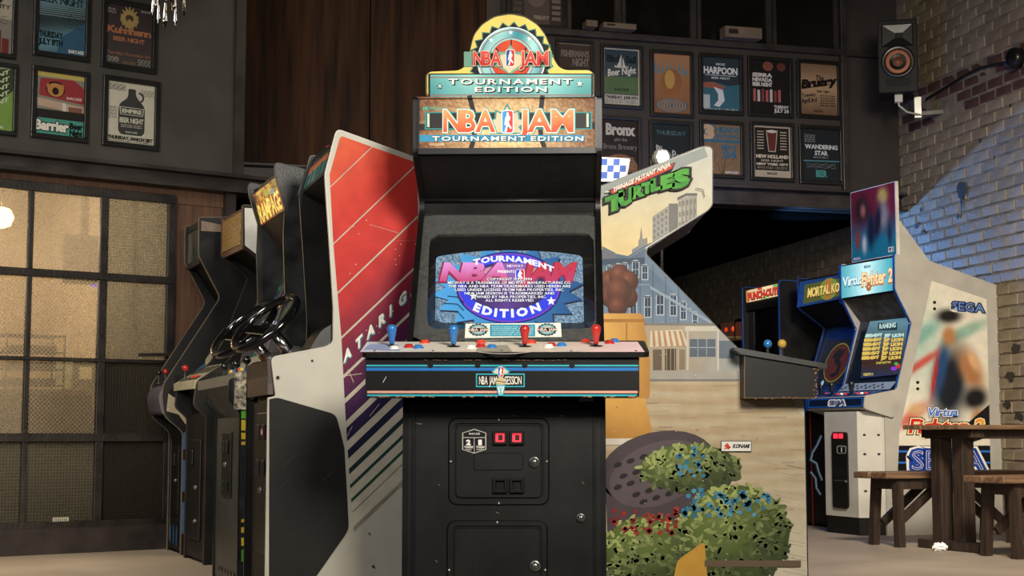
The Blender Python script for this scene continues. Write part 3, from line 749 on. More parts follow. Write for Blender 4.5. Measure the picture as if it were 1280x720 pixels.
for (s_, a, b, y0, y1) in (('TOURNAMENT', 561, 715, 99.5, 106), ('EDITION', 594, 683, 109.5, 115.5)):
    A.text(s_, a, y0, b, y1, '#14181a', bold=.05, sp=.22, dx=1.1, dy=1.0); A.text(s_, a, y0, b, y1, '#f0efe8', bold=.02, sp=.22)
A.star(550, 109, 4.5, '#10181a'); A.star(550, 108.6, 3, '#cfe6e2'); A.star(725, 106, 4.8, '#10181a'); A.star(724.6, 105.5, 4, '#f0f0ea')
A.build('topper_art', INK, NB)
# speaker panel, hood
board('speaker_panel', BLKS, NB, -.332, .332, (.295, 1.722), (.555, 1.60), .012)
board('hood_strip', BLK, NB, -.332, .332, (.553, 1.602), (.57, 1.545), .01)
mb = MB(); mb.tube([(-.332, .548, 1.592), (.332, .548, 1.592)], .006, 8); mb.build('hood_moulding', RUB, NB)
# monitor
pB = ((.15, 1.028), (.56, 1.548)); pC = ((.30, 1.101), (.42, 1.383))
outer = [(514, 426), (527, 269), (749, 269), (753, 426)]
mid = rnd([(533, 411), (537, 293), (742, 291), (744, 411)], 12, 4)
inner = rnd([(544, 404), (545, 321), (575, 316.5), (605, 314), (636, 313), (670, 314), (700, 316), (728, 320), (730, 404)], [2, 5, 3, 3, 3, 3, 3, 5, 2], 3)
GRB = pm('grey_pebbled_plastic', '#494a47', .42, var=.2, scale=60, bump=.6, bscale=500)
bezel(NB, MF, outer, mid, inner, pB, pC, 72, .012, (GRB, BLKP))
mC, nC = planar(MF, *pC)
A = Art(lambda x, y: mC(x, y), nC, base=.001)
A.clip = [inner]
CR = glow('crt_phosphor', 1.1, .0, 600, rough=.1)
def speck(x, y):
    random_ = math.sin(x * 127.1 + y * 311.7) * 43758.5453; q = random_ - math.floor(random_); return mixc('#3a566f', '#a4c0d4', q * .9)
A.rect(540, 309, 734, 408, speck, nx=130, ny=66)
sp_ = []
for k in range(36):
    a = math.radians(k * 10); r = 1.0 if k % 2 else .80; sp_.append((634 + 96 * r * math.cos(a + .05), 362 + 56 * r * math.sin(a + .05)))
A.poly([(x + 2, y + 2) for x, y in sp_], '#12203a'); A.poly(sp_, lambda x, y: mixc('#4aa3dc', '#1a4f86', max(0, min(1, (x - 570) / 150))))
A.ell(636, 360, 66, 45, '#0f1c5c', n=48); A.ell(636, 360, 64, 43.5, '#2b3de0', n=48); A.annul(636, 360, 63, 42.5, 1, '#b02a5c', n=48)
A.ell(634, 358, 52, 30, '#0f1c4a', n=40); A.ell(634, 358, 50, 29, lambda x, y: mixc('#5b3a8a', '#2b1c50', abs(x - 634) / 50), n=40)
A.ell(640, 345, 34, 16, '#8a5fa8', n=30); A.ell(616, 340, 12, 6, '#c98fb0', n=16); A.ell(668, 341, 14, 6, '#c98a78', n=16)
A.arc('EDITION', 634, 361, 63, 40, 222 - 360 + 360, 138, 8.5, '#f4f6ff', bold=.05, flip=True, wk=1.25) if False else None
def lowtext(t, cx, cy, rx, ry, a0, a1, h, col):
    A.up(); L, W = layout(t, .12); sy = h / .69
    for ch, gx, mid_ in L:
        u = (gx + mid_) / W; a = math.radians(a0 + (a1 - a0) * u); X, Y = cx + rx * math.sin(a), cy + ry * math.cos(a)
        tx, ty = rx * math.cos(a), -ry * math.sin(a); l = math.hypot(tx, ty); tx /= l; ty /= l
        vs, fs = glyph(ch, .05); P = [(X + tx * (vx - mid_) * sy * 1.25 + ty * vy * sy, Y + ty * (vx - mid_) * sy * 1.25 - tx * vy * sy) for vx, vy in vs]
        for f in fs: A.face([P[i] for i in f], col)
lowtext('EDITION', 634, 360, 64, 37, -42, 42, 9.5, '#f4f6ff')
A.star(689, 377, 6, '#f4f6ff'); A.star(592, 371, 5.5, '#f4f6ff')
A.rect(545, 353, 712, 355, '#101c38')
for (s_, a, b) in (('NBA', 552, 634), ('JAM', 652, 714)):
    c1 = '#e79ae0' if s_ == 'NBA' else '#c82a3a'
    A.text(s_, a, 330, b, 351, '#8e1f3c', bold=.09, shear=.25, dx=-1, dy=1.2); A.text(s_, a, 330, b, 351, dull(c1, '#c13a6a', 328, 356), bold=.05, shear=.25)
nba(A, 645, 338, 655, 352, '#2b3de0', '#d8343c', '#ffffff')
A.text('TOURNAMENT', 592, 326, 692, 332.5, '#f4f6ff', bold=.045, curve=9, slope=.09, sp=.14); A.text('MIDWAY', 634, 332, 654, 335, '#e8d8f0', bold=.02); A.text('PRESENTS', 622, 339, 643, 342, '#ffffff', bold=.02)
LN = ['COPYRIGHT 1993, 1994', 'MIDWAY IS A TRADEMARK OF MIDWAY MANUFACTURING CO.', 'THE NBA AND NBA TEAM TRADEMARKS USED HEREIN ARE', 'USED UNDER LICENSE FROM NBA PROPERTIES, INC.', 'NBA JAM SESSION IS TRADEMARKED AND', 'OWNED BY NBA PROPERTIES, INC.', 'ALL RIGHTS RESERVED']
for i, (s_, hw) in enumerate(zip(LN, (28, 77, 76, 68, 56, 46, 30))):
    y = 348.6 + i * 4.5; A.text(s_, 637 - hw, y, 637 + hw, y + 3.1, '#0a1230', bold=.04, sp=.12, dx=.5, dy=.5); A.text(s_, 637 - hw, y, 637 + hw, y + 3.1, '#ffffff', bold=.015, sp=.12)
for a in (0, 1, 2):
    A.line([(560 - a * 5, 372 + a * 9), (572, 373 + a * 9), (580, 380 + a * 10)], 1.3, '#0d1830')
A.build('monitor_screen', CR, NB)
# instruction card
mBp, nB = planar(MF, *pB)
A = Art(lambda x, y: mBp(x, y), nB, base=.0015)
A.poly([(582, 405), (701, 404), (702, 421.5), (581, 423)], '#ece6d8')
A.rect(612.5, 406, 669, 421, '#2f8fa8')
for k in range(5): A.text('INSTRUCTIONS FOR ALL PLAYERS TO READ'[k:k + 26], 615, 408.3 + 2.5 * k, 667, 409.8 + 2.5 * k, '#bfe0e4', bold=.01)
for cx in (598, 684):
    pts = [(cx + (13 if k % 2 else 11) * math.cos(k * .196), 413 + (8.2 if k % 2 else 7) * math.sin(k * .196)) for k in range(32)]
    A.poly(pts, '#3d4a4e'); A.ell(cx, 413, 9.5, 6, '#7fb0b4', n=20); A.ell(cx, 413, 6, 4, '#c9b8a8', n=16); A.rect(cx - 12, 411, cx + 12, 415.5, '#2a2c2e')
    A.text('NBA JAM', cx - 11.5, 411.6, cx + 11.5, 415, '#d8c0b8', bold=.04)
A.build('instruction_card', INK, NB)
# control panel: tilted board and deep box
pf, pk = Vector((0, -.19, .964)), Vector((0, .135, 1.024))
nP = Vector((0, -(pk.z - pf.z), (pk.y - pf.y))).normalized()
HW = .484; CXp = .01
b = MB(); 
b.prism(rnd([(-HW, -.19), (HW, -.19), (HW, .135), (-HW, .135)], .03, 4), lambda x, y, t: Vector((x + CXp, y, pf.z + (y + .19) * (pk.z - pf.z) / .325)) + nP * t, -.016, 0)
cpn = b.build('control_panel', BLK, NB)
A = Art(lambda x, y: MF.hit(x, y, pf, nP), nP)
def court(x, y):
    t = (x - 450) / 357
    c = mixc('#dfeafa', '#ece0c8', min(1, t * 3.2)) if t < .32 else (mixc('#ece0c8', '#e6d8c0', (t - .32) / .3) if t < .62 else mixc('#e6d8c0', '#fbd6dc', (t - .62) / .38))
    return c
P0 = [(450, 440.3), (459, 427.5), (797, 427.5), (806, 440.3)]
def q4(a, b, c, d, n):
    A.up()
    for i in range(n):
        t0, t1 = i / n, (i + 1) / n; L = lambda p, q, t: (p[0] + (q[0] - p[0]) * t, p[1] + (q[1] - p[1]) * t)
        A.face([L(b, c, t0), L(b, c, t1), L(a, d, t1), L(a, d, t0)], court)
q4(P0[0], P0[1], P0[2], P0[3], 40)
A.annul(630, 434, 48, 9, 1.6, '#eee6d4', n=30, ry2=8.3); A.annul(540, 434, 26, 6, 1.3, '#eee6d4', n=24, ry2=5.5); A.line([(628, 427.5), (628, 440)], 1.4, '#eee6d4')
A.annul(715, 434, 26, 6, 1.3, '#eee6d4', n=24, ry2=5.5); A.poly([(595, 440), (640, 440), (634, 432), (598, 433)], '#b0a890'); A.poly([(455, 437), (500, 439), (496, 431), (462, 431)], '#9fb8dc')
A.build('control_overlay', INK, NB)
J = lambda px, py: MF.hit(px, py, pf, nP)
for px, py, c in ((490, 433, '#2f74b8'), (567, 433.5, '#2f74b8'), (656, 433.5, '#b52a24'), (745, 433, '#b52a24')): bat(NB, J(px, py), c, 1.0, nP)
for px, py, c in ((493, 436.5, '#e8e4dc'), (511, 434.5, '#b52a24'), (523, 435.5, '#2f74b8'), (531, 429, '#d8452f'), (589, 435.5, '#e8e4dc'), (601, 434, '#b52a24'), (615, 435, '#2f74b8'), (601, 429, '#d8452f'), (664, 429, '#d8452f'), (686, 434.5, '#e8e4dc'), (689, 432.5, '#b52a24'), (702, 432.6, '#2f74b8'), (732, 427.8, '#d8452f'), (762, 429.5, '#b52a24'), (768, 427.6, '#2f74b8')):
    button(NB, J(px, py), c, nP)
for px in (468, 541, 627, 714, 795): mb = MB(); rivet(mb, J(px, 439.3), nP, .0045); mb.build('screw', BLKP, NB)
# box under the panel
bx = MB(); a0, a1 = fm(457, 449, -.17), fm(799, 449, -.17); b0, b1 = fm(459, 497, -.165), fm(797, 496, -.165)
zt, zb = .95, fm(630, 496, -.165)[1]
P = [(a0[0], zt), (a1[0], zt), (a1[0], zb + .02), (b1[0], zb), (b0[0], zb), (a0[0], zb + .02)]
bx.prism(P, lambda x, z, t: (x, t, z), -.17, .06); bxo = bx.build('control_box', BLK, NB)
A = Art(lambda x, y: (fm(x, y, -.17)[0], -.17, fm(x, y, -.17)[1]), (0, -1, 0))
A.rect(457.5, 449.5, 799, 496, '#121110')
A.rect(458, 456, 798, 458, '#35a9b8'); A.rect(458, 459.5, 798, 463.5, '#2470b8'); A.rect(459, 488.5, 797, 491.5, '#d9a08c'); A.rect(459, 493, 796, 495.2, '#35a9b8')
for x in (538, 597, 656, 715): A.ell(x, 457, 3.5, 3.2, '#0e0d0d', n=14)
pts = [(626 + (15 if k % 2 else 8) * math.cos(math.radians(-90 + k * 18)) * 1.0, 467 + (13 if k % 2 == 0 else 7) * math.sin(math.radians(-90 + k * 18))) for k in range(20)]
A.poly([(x, y + 2) for x, y in pts], '#35a9b8'); A.poly([(626 + (x - 626) * .85, 469 + (y - 467) * .85) for x, y in pts], '#d6cfb4')
A.rect(595, 467, 656, 484, '#35a9b8'); A.rect(596.5, 468.5, 654.5, 482.5, '#121110')
A.text('NBA JAM', 599, 470.5, 621, 480.5, '#e9e2d4', bold=.01, sp=.04); A.text('SESSION', 631, 470.5, 652, 480.5, '#e9e2d4', bold=.01, sp=.04)
nba(A, 623, 459, 629, 471); A.ell(626, 477, 6, 5.5, '#c9b58c', n=18); A.line([(620, 476), (632, 478)], .8, '#1a1410')
A.poly([(620, 481), (632, 481), (629, 495), (623, 495)], '#35a9b8'); A.poly([(621.5, 482.5), (630.5, 482.5), (628, 493.5), (624, 493.5)], '#dfe5e0')
for k in (-1, 0, 1): A.line([(626 + k * 3, 482), (626 - k * 2, 494)], .7, '#35a9b8')
A.line([(479, 478), (482, 473), (483, 471)], .9, '#b9b3a4')
for k in range(40):
    x = random.uniform(462, 795); A.ell(x, 496 + random.uniform(-.6, .3), random.uniform(.8, 3), .7, '#a8794f', up=(k == 0), n=6)
for k in range(34):
    x = random.uniform(528, 722); A.ell(x, 450.3 + random.uniform(-.3, .3), random.uniform(.8, 3), .45, '#6b4d35', up=(k == 0), n=6)
A.build('front_art', INK, NB)
mb = MB(); p = fm(731, 500, -.1); mb.box(p[0] - .02, p[0] + .03, -.11, -.05, zb - .014, zb + .002); mb.build('latch', SIL, NB)
# lower front: doors
lr = fm(505, 600, 0)[0]; 
fp = MB(); fp.box(-.332, .332, -.006, .012, .004, .80); fp.build('front_panel', BLKM, NB)
for x in (-.312, .312): box('front_moulding', RUB, NB, x - .005, x + .005, -.012, -.005, .01, .79)
def door(t, X0, Y0, X1, Y1, fr, d, label=None):
    m = PXF(fr, d); fr_o = rnd([(X0, Y0), (X1, Y0), (X1, Y1), (X0, Y1)], 13, 5); fr_i = rnd([(X0 + 7, Y0 + 7), (X1 - 7, Y0 + 7), (X1 - 7, Y1 - 7), (X0 + 7, Y1 - 7)], 8, 5)
    a = MB(); f = lambda L, t: [m(x, y, t) for x, y in L]
    o2 = rnd([(X0 + 2, Y0 + 2), (X1 - 2, Y0 + 2), (X1 - 2, Y1 - 2), (X0 + 2, Y1 - 2)], 12, 5)
    a.ring(f(fr_o, 0), f(o2, .006)); a.ring(f(o2, .006), f(fr_i, .006)); a.ring(f(fr_i, .006), f(fr_i, .001)); a.build('door_frame', BLKM, t)
    di = rnd([(X0 + 9.5, Y0 + 9.5), (X1 - 9.5, Y0 + 9.5), (X1 - 9.5, Y1 - 9.5), (X0 + 9.5, Y1 - 9.5)], 6, 5)
    di2 = [(x + (1 if x < (X0 + X1) / 2 else -1), y + (1 if y < (Y0 + Y1) / 2 else -1)) for x, y in di]
    b = MB(); b.ring(f(di, .001), f(di2, .008)); b.prism(di2, m, .002, .008); dd = b.build('coin_door', BLKM, t, label)
    for (x, y) in (((X0 + X1) / 2, Y0 + 3), (X0 + 3.5, (Y0 + Y1) / 2), (X1 - 3.5, (Y0 + Y1) / 2), ((X0 + X1) / 2, Y1 - 3)): mb = MB(); rivet(mb, m(x, y, .006)); mb.build('bolt', SIL, t)
    return dd, m
dd, m = door(NB, 560, 522, 687, 632, MF, -.006, 'coin door with two red lit return buttons')
# sticker
A = Art(lambda x, y: m(x, y, .0085), (0, -1, 0))
hexa = lambda s: [(593 + s * 15.5, 541 - 0), ] 
hx_ = lambda g: [(578 + g, 541 + g * .4), (593, 536 + g), (608 - g, 541 + g * .4), (608 - g, 562 - g * .4), (593, 567 - g), (578 + g, 562 - g * .4)]
A.poly(hx_(0), '#b9b5ac'); A.poly(hx_(1.2), '#151413'); A.rect(579, 546.5, 607, 547.4, '#b9b5ac'); A.rect(592.6, 547, 593.4, 566, '#b9b5ac')
A.text('BARCADE', 586.5, 541, 600, 543.3, '#d8d4ca'); A.text('2', 583.5, 550, 588, 556, '#efece4', bold=.06); A.text('1', 599.3, 550, 601.3, 556, '#efece4', bold=.06)
A.text('TOKENS', 580.5, 557.5, 591.5, 560, '#e0dcd2', bold=.04); A.text('START', 582, 561, 590, 562.8, '#cfcbc0'); A.text('TOKEN', 595.5, 557.5, 605.5, 560, '#e0dcd2', bold=.04); A.text('CONTINUE', 595.5, 561, 605.5, 562.8, '#cfcbc0')
A.build('price_sticker', INK, dd)
REDL = emit('red_lamp', '#ff2a3c', 1.6)
def slot(X0, Y0, X1, Y1, lit):
    s_ = MB(); f = lambda L, t: [m(x, y, t) for x, y in L]; Q = lambda g: [(X0 + g, Y0 + g), (X1 - g, Y0 + g), (X1 - g, Y1 - g), (X0 + g, Y1 - g)]
    s_.ring(f(Q(0), .008), f(Q(.8), .022)); s_.ring(f(Q(.8), .022), f(Q(3.4), .022)); s_.ring(f(Q(3.4), .022), f(Q(4), .010)); s_.prism(Q(3.9), m, .008, .010)
    o = s_.build('coin_slot' if lit else 'coin_return', BLKP, dd)
    if lit:
        r = MB(); r.prism([(X0 + 3.6, Y0 + 3.6), (X1 - 3.6, Y0 + 3.6), (X1 - 3.6, Y1 - 3.6), (X0 + 3.6, Y1 - 3.6)], m, .0102, .013); r.build('lit_button', REDL, o)
        k = MB(); k.prism([(X0 + 7, Y0 + 5.5), (X1 - 6, Y0 + 5.5), (X1 - 6, Y1 - 5.5), (X0 + 7, Y1 - 5.5)], m, .0128, .0136); k.build('slot_opening', pm('dark_red', '#2a0508', .4), o)
slot(616, 538, 634.5, 556, 1); slot(637, 538, 655.5, 556, 1); slot(616, 597, 634.5, 616, 0); slot(637, 597, 655.5, 616, 0)
e1 = rrect(592, 654, 566, 588, 4)
mb = MB(); mb.ring([m(x, y, .008) for x, y in e1], [m(623 + (x - 623) * .97, 577 + (y - 577) * .92, .011) for x, y in e1]); mb.prism([(623 + (x - 623) * .97, 577 + (y - 577) * .92) for x, y in e1], m, .008, .011); mb.build('embossed_plate', BLKM, dd)
lock(dd, m(668, 577.5, .008), .02)
dd2, m = door(NB, 558, 650, 685, 775, MF, -.006)
mb = MB(); e1 = rrect(591, 654, 695, 735, 4); mb.prism(e1, m, .008, .011); mb.build('embossed_plate', BLKM, dd2)
lock(dd2, m(669, 707, .008), .02)
lock(NB, m(726, 647, .001), .016)
mb = MB()
for q in ((560, 490, 3),): pass
A = Art(lambda x, y: m(x, y, .0005), (0, -1, 0))
for (x, y, w_) in ((517, 528, 10), (522, 529, 6), (727, 602, 3), (620, 640, 4), (544, 700, 3), (640, 520, 5), (700, 520, 5), (548, 606, 2)): A.line([(x, y), (x + w_, y + random.uniform(-1, 3))], .7, '#77736a')
A.build('scratches', INKM, NB)
# ============================================================ 2. DRIVING CABINET with red striped side (left of centre)
AF = Fr((-.686, 5.98), -72.2)
asd = lambda px, py, u=0: AF.side(px, py, u)
AT = thing('arcade_cabinet', 'white driving arcade cabinet with red and purple striped side, left of the centre cabinet', 'arcade machine', AF, 'arcade cabinets')
tp = asd(523, 199); sl = -.295
o_ = [asd(336, 700), asd(336, 498), asd(346, 496), asd(340, 447), asd(409, 434), asd(417.5, 428), asd(418, 384), asd(413, 303), asd(407, 217), asd(421.5, 162), tp, (.60, tp[1] + sl * .26), (.60, 0)]
o_[0] = (o_[1][0], 0)
ol = rnd(o_, [0, 0, .012, .02, .02, .03, .02, .04, .02, .02, .01, .02, 0], 4)
core = [(o_[1][0] + .03, .004), (o_[1][0] + .03, .80), (-.2, .95), (-.02, .98), (.06, 1.06), (.22, 1.5), (.2, 1.62), (.0, 1.71), (.015, 1.85), (tp[0], tp[1] - .03), (.58, 1.66), (.58, .004)]
WTM = pm('cream_edge_trim', '#bdb6a5', .35, var=.05)
shell(AT, ol, -.6, 0, BLK, WTM, RUB, core=core, near=WHT)
A = Art(lambda x, y: (0,) + asd(x, y), (1, 0, 0))
tip = [(424.5, 173), (427.5, 170.3), (521, 203.5), (530, 207), (532, 560), (505, 604), (442.5, 664), (438, 616), (432, 524), (427, 424), (421.5, 363), (416.5, 303), (412, 218)]
def grad(stops):
    def f(v):
        for (a, ca), (b, cb) in zip(stops, stops[1:]):
            if v <= b: return mixc(ca, cb, max(0, (v - a) / (b - a)))
        return stops[-1][1]
    return f
gs = grad([(120, '#e08448'), (190, '#dc5c3c'), (270, '#cc3a2e'), (370, '#bd302c'), (440, '#7a2038'), (500, '#4e1c44'), (550, '#2a1d44'), (585, '#1c2238'), (615, '#1a3a30'), (700, '#2c5a34')])
A.clip = [tip[:2] + [tip[2], (523, 300), (416.5, 303), (412, 218)], [(416.5, 303), (533, 300), (532, 420), (426.6, 420), (421.5, 363)], [(426.6, 420), (532, 420), (532, 560), (505, 604), (442.5, 664), (438, 616), (432, 524)]]
vv = lambda x, y: gs(y + (x - 425) * .95)
A.rect(405, 160, 535, 670, vv, nx=10, ny=56)
BEI = '#bfb5a2'
for (y, wd) in ((222, 1.3), (297, 1.6), (363.5, 2), (424, 2.4), (475, 3.4), (507, 5), (538, 7), (566, 9), (590, 10), (611, 10.5), (630, 10.5), (648, 9.5), (668, 19), (690, 24)):
    A.line([(x0 := 405, y + 20 * .955), (540, y - 115 * .955)], wd * .95, BEI, up=(y == 222))
A.clip = None
A.text('ATARI GAMES', 430, 440, 560, 453, '#2f9aa0', bold=.05, slope=-1.0, shear=0, sp=.55, dx=1.2, dy=1)
A.text('ATARI GAMES', 430, 440, 560, 453, '#e6dfd0', bold=.05, slope=-1.0, sp=.55)
A.f and None
bp_ = rnd([(336.5, 499), (347, 497), (420, 518), (430, 560), (436, 662), (390, 728), (340, 790), (336, 790)], [0, 3, 8, 0, 8, 4, 3, 0], 4)
A.poly(bp_, '#23211f')
A.line([(489, 480), (497, 545)], 0, BEI) if False else None
for P, c in (([(435, 462), (442, 478)], BEI), ([(430, 470), (452, 467)], BEI), ([(462, 520), (474, 505)], '#b3a7a0'), ([(434, 545), (440, 533)], '#b3a7a0'), ([(404, 600), (418, 588)], '#4a4845'), ([(352, 585), (372, 566)], '#3a3835'), ([(350, 610), (365, 596)], '#3a3835'), ([(500, 292), (462, 281)], '#c98a78')): A.line(P, .8, c)
A.ell(390, 451, 1.3, 1.5, '#222222'); A.ell(347, 472, 2, 2.4, '#222222'); A.ell(461, 667, 1.5, .8, '#4a4036'); A.ell(466, 708, 1.5, 2, '#4a4036')
for k in range(22): A.ell(random.uniform(436, 520), random.uniform(270, 470), .7, .8, '#d8b8a8', up=(k == 0), n=6)
A.build('side_art', INKM, AT)
# marquee of the driving cabinet
bm0, bm1 = asd(407, 217), asd(421.5, 162)
pM = ((bm0[0] + .012, bm0[1] + .01), (bm1[0] + .012, bm1[1] - .012))
board('marquee_panel', RUB, AT, -.582, -.018, pM[0], pM[1], .012)
mp_, nM = planar(AF, *pM)
A = Art(mp_, nM)
A.poly([(381, 213), (414, 183.5), (405, 218), (371, 246)], '#171512')
A.poly([(381.5, 216), (411, 190), (404.5, 214), (373.5, 242)], lambda x, y: mixc('#c9502c', '#3c8f80', max(0, min(1, (y + (x - 370) * .8 - 222) / 14))))
A.poly([(382, 222), (409, 198), (405, 213), (374.5, 239)], lambda x, y: mixc('#5fb8a0', '#1f6a60', max(0, min(1, (x - 375) / 30))))
A.poly([(384, 217), (411, 191), (410, 197), (382.5, 222)], '#d8702c')
for k, (x, y) in enumerate(((380, 232), (386, 227), (391, 221), (397, 216), (402, 210))): A.poly([(x, y - 7), (x + 2.5, y - 9), (x - 2, y + 8), (x - 5, y + 10)], '#1c4a44', up=(k == 0))
A.line([(408, 184), (412, 182)], 1.2, '#d83a2a')
A.build('marquee_art', glow('dim_marquee', .42, .2, 30), AT)
board('hood_panel', BLK, AT, -.582, -.018, (bm0[0] + .02, bm0[1] + .002), (.2, 1.60), .01)
# monitor glass (reflects the room) and its beige surround
board('monitor_glass', pm('monitor_glass', '#1c1812', .06, var=.2, spec=.9), AT, -.56, -.04, (.05, 1.10), (.2, 1.48), .008)
board('monitor_surround', pm('tan_surround', '#8a6a4c', .6), AT, -.58, -.02, (-.02, 1.035), (.05, 1.10), .01)
mb = MB(); P = [(-.05, 1.02), (.0, 1.03), (.05, 1.10), (.0, 1.135), (-.06, 1.10), (-.12, 1.0)]
mb.prism(rnd(P, .02, 3), lambda a, b, t: (t, a, b), -.26, -.03); mb.build('column_cowl', BLKP, AT)
# control deck
d0, d1 = asd(340, 447), asd(409, 434)
dk = MB(); dk.prism([(d0[0] - .01, d0[1] - .10), (d0[0] - .016, d0[1] - .008), (d1[0], d1[1] - .006), (d1[0], d1[1] - .1)], lambda a, b, t: (t, a, b), -.6, -.018)
dko = dk.build('control_panel', pm('dark_brown_deck', '#33281f', .5), AT)
A = Art(lambda x, y: (x, d0[0] - .016 + y * .03, d0[1] - .008 + y * .03 * (d1[1] - d0[1]) / (d1[0] - d0[0])), (0, -.2, 1))
for k in range(24):
    A.rect(-.59 + k * .024, 0, -.59 + (k + 1) * .024, 2.2, ['#c9772c', '#2f6a9a', '#d8a23c', '#8f2c22', '#3a3f6a'][(k * 3) % 5], up=(k == 0))
A.build('deck_overlay', INK, AT)
mb = MB(); mb.prism([(d0[0] - .012, .845), (d0[0] - .012, .93), (d0[0] + .01, .93), (d0[0] + .01, .845)], lambda a, b, t: (t, a, b), -.585, -.02); mb.build('deck_front', pm('brown_deck_front', '#4a3a30', .5), AT)
def wheel(t, px, py, u):
    v = AF.hit(px, py, (u, 0, 0), (1, 0, 0)); n = Vector((.26, -.64, .70)).normalized(); q = Vector((0, 0, 1)).rotation_difference(n).to_matrix()
    R = .152; rim = [v + q @ Vector((R * math.cos(a * math.pi / 18), R * math.sin(a * math.pi / 18), 0)) for a in range(36)]
    w_ = MB().tube(rim, .0165, 10, True).build('steering_wheel', pm('glossy_black_rim', '#0e0e0e', .12, spec=.8, coat=.5), t)
    for a in (90, 210, 330):
        a = math.radians(a); e = v + q @ Vector((R * .97 * math.cos(a), R * .97 * math.sin(a), 0)); c = v - n * .045
        MB().bar(c, e, .045, .006, n).build('spoke', CHR, w_)
    MB().lathe([(.035, -.01), (.04, 0), (.03, .012), (0, .014)], v - n * .045, n, 18).build('hub', BLKP, w_)
    MB().lathe([(.028, 0), (.024, .17), (.0, .17)], v - n * .22, n, 14).build('column', CHR, w_)
    MB().lathe([(.06, 0), (.05, .03), (.03, .05)], v - n * .2, n, 14).build('collar', SIL, w_)
wheel(AT, 332, 404, -.17); wheel(AT, 305, 413, -.45)
# lower front with narrow coin door
fd = o_[1][0]
box('front_panel', BLK, AT, -.58, -.02, fd + .02, fd + .03, .01, .82)
dr = box('coin_door', BLKM, AT, -.36, -.05, fd + .006, fd + .02, .22, .78, .008)
for z in (.70, .56): box('coin_slot', BLKP, dr, -.30, -.22, fd - .004, fd + .006, z - .03, z + .03, .003); box('coin_slot', BLKP, dr, -.17, -.09, fd - .004, fd + .006, z - .03, z + .03, .003)
lock(dr, (-.2, fd + .006, .47), .014)
A = Art(lambda x, y: (x, fd - .0045, y), (0, -1, 0)); A.rect(-.165, .685, -.10, .715, '#9a2c24'); A.rect(-.155, .69, -.11, .71, '#c9b8a0'); A.build('price_label', INK, dr)

# ============================================================ 3. THREE-STICK CABINET with yellow marquee
BFm = Fr((-1.21, 6.8), ang_b := -69.0)
bsd = lambda px, py, u=0: BFm.side(px, py, u)
RC = thing('arcade_cabinet', 'black arcade cabinet with lit yellow marquee and three black ball joysticks', 'arcade machine', BFm, 'arcade cabinets')
o_ = [(0, 0), (0, .79), (-.05, .84), (-.05, .93), (.10, .99), (.198, 1.317), (.186, 1.581), (.19, 1.72), (.145, 1.86), (.135, 1.925), (.25, 1.905), (.70, 1.80), (.70, 0)]
ol = rnd(o_, [0, .02, .01, .01, .02, .03, .02, .01, .01, .025, .02, .03, 0], 4)
core = [(.025, .004), (.025, .78), (.1, .9), (.17, 1.0), (.33, 1.30), (.36, 1.53), (.22, 1.73), (.175, 1.86), (.165, 1.89), (.68, 1.78), (.68, .004)]
WORN = pm('worn_black_side', '#232423', .38, var=.4, scale=9, bump=.12, bscale=120)
shell(RC, ol, -.62, 0, WORN, RUB, core=core)
pM = ((.200, 1.725), (.16, 1.87)); board('marquee_panel', RUB, RC, -.60, -.02, pM[0], pM[1], .012)
mp_, nM = planar(BFm, *pM); A = Art(mp_, nM)
mq = [(315, 245), (344.5, 222.5), (355.5, 261), (324, 282)]
def mix4(a, b): return lambda x, y: mixc(a, b, .5 + .5 * math.sin(x * .7 + y * 1.1))
A.poly([(313.5, 246), (345, 221), (357.5, 262), (322.5, 284.5)], '#1b1612')
N_ = 12
for i in range(N_):
    for j in range(N_):
        L = lambda s, t: tuple((mq[0][k] * (1 - s) + mq[1][k] * s) * (1 - t) + (mq[3][k] * (1 - s) + mq[2][k] * s) * t for k in (0, 1))
        s0, t0 = i / N_, j / N_; h = (math.sin(i * 12.9 + j * 78.2) * 43758) % 1
        A.face([L(s0, t0), L(s0 + 1 / N_, t0), L(s0 + 1 / N_, t0 + 1 / N_), L(s0, t0 + 1 / N_)], mixc('#d8912c', ['#f0c23c', '#6a8f3c', '#b8481f', '#e8b23c'][int(h * 4)], .75))
MAPB = lambda s, t: L(s, t)
Ab = Art(lambda s, t: mp_(*L(s, t)), nM, base=.003)
Ab.text('RAMPAGE', .12, .42, .97, .98, '#a5281c', bold=.08, sp=.05, dx=.012, dy=.015, slope=-.05); Ab.text('RAMPAGE', .12, .42, .97, .98, '#ffdf62', bold=.03, sp=.05, slope=-.05)
Ab.ell(.55, .22, .07, .13, '#7f9a3c', n=12); Ab.ell(.78, .3, .08, .1, '#4f8a8c', n=12); Ab.ell(.1, .2, .07, .14, '#5a3a24', n=12)
MQD = glow('yellow_marquee', .9, .25, 60)
A.build('marquee_art', MQD, RC); Ab.build('marquee_lettering', MQD, RC)
board('speaker_panel', pm('brown_panel', '#2f2118', .5), RC, -.60, -.02, (.205, 1.715), (.33, 1.545), .01)
board('monitor_surround', pm('gold_reflection_bezel', '#8c6c3e', .35, col2='#4a3418', scale=90, detail=3), RC, -.60, -.02, (.15, 1.02), (.34, 1.53), .01)  # gold speckle stands in for reflections around the monitor
mp_, nM = planar(BFm, (.13, 1.0), (.32, 1.51))
A = Art(lambda x, y: (x, .145 + (y - 1.0) * .3725, y), nM, base=.003)
A.rect(-.60, 1.02, -.53, 1.46, '#1c3f44')
for k in range(7): A.rect(-.595, 1.06 + k * .055, -.54, 1.085 + k * .055, ['#2c7a6a', '#c9a23c', '#2c4a8a'][k % 3], up=(k == 0))
A.build('bezel_art', INK, RC)
A = Art(lambda x, y: (x, .145 + (y - 1.0) * .3725, y), nM, base=.004)
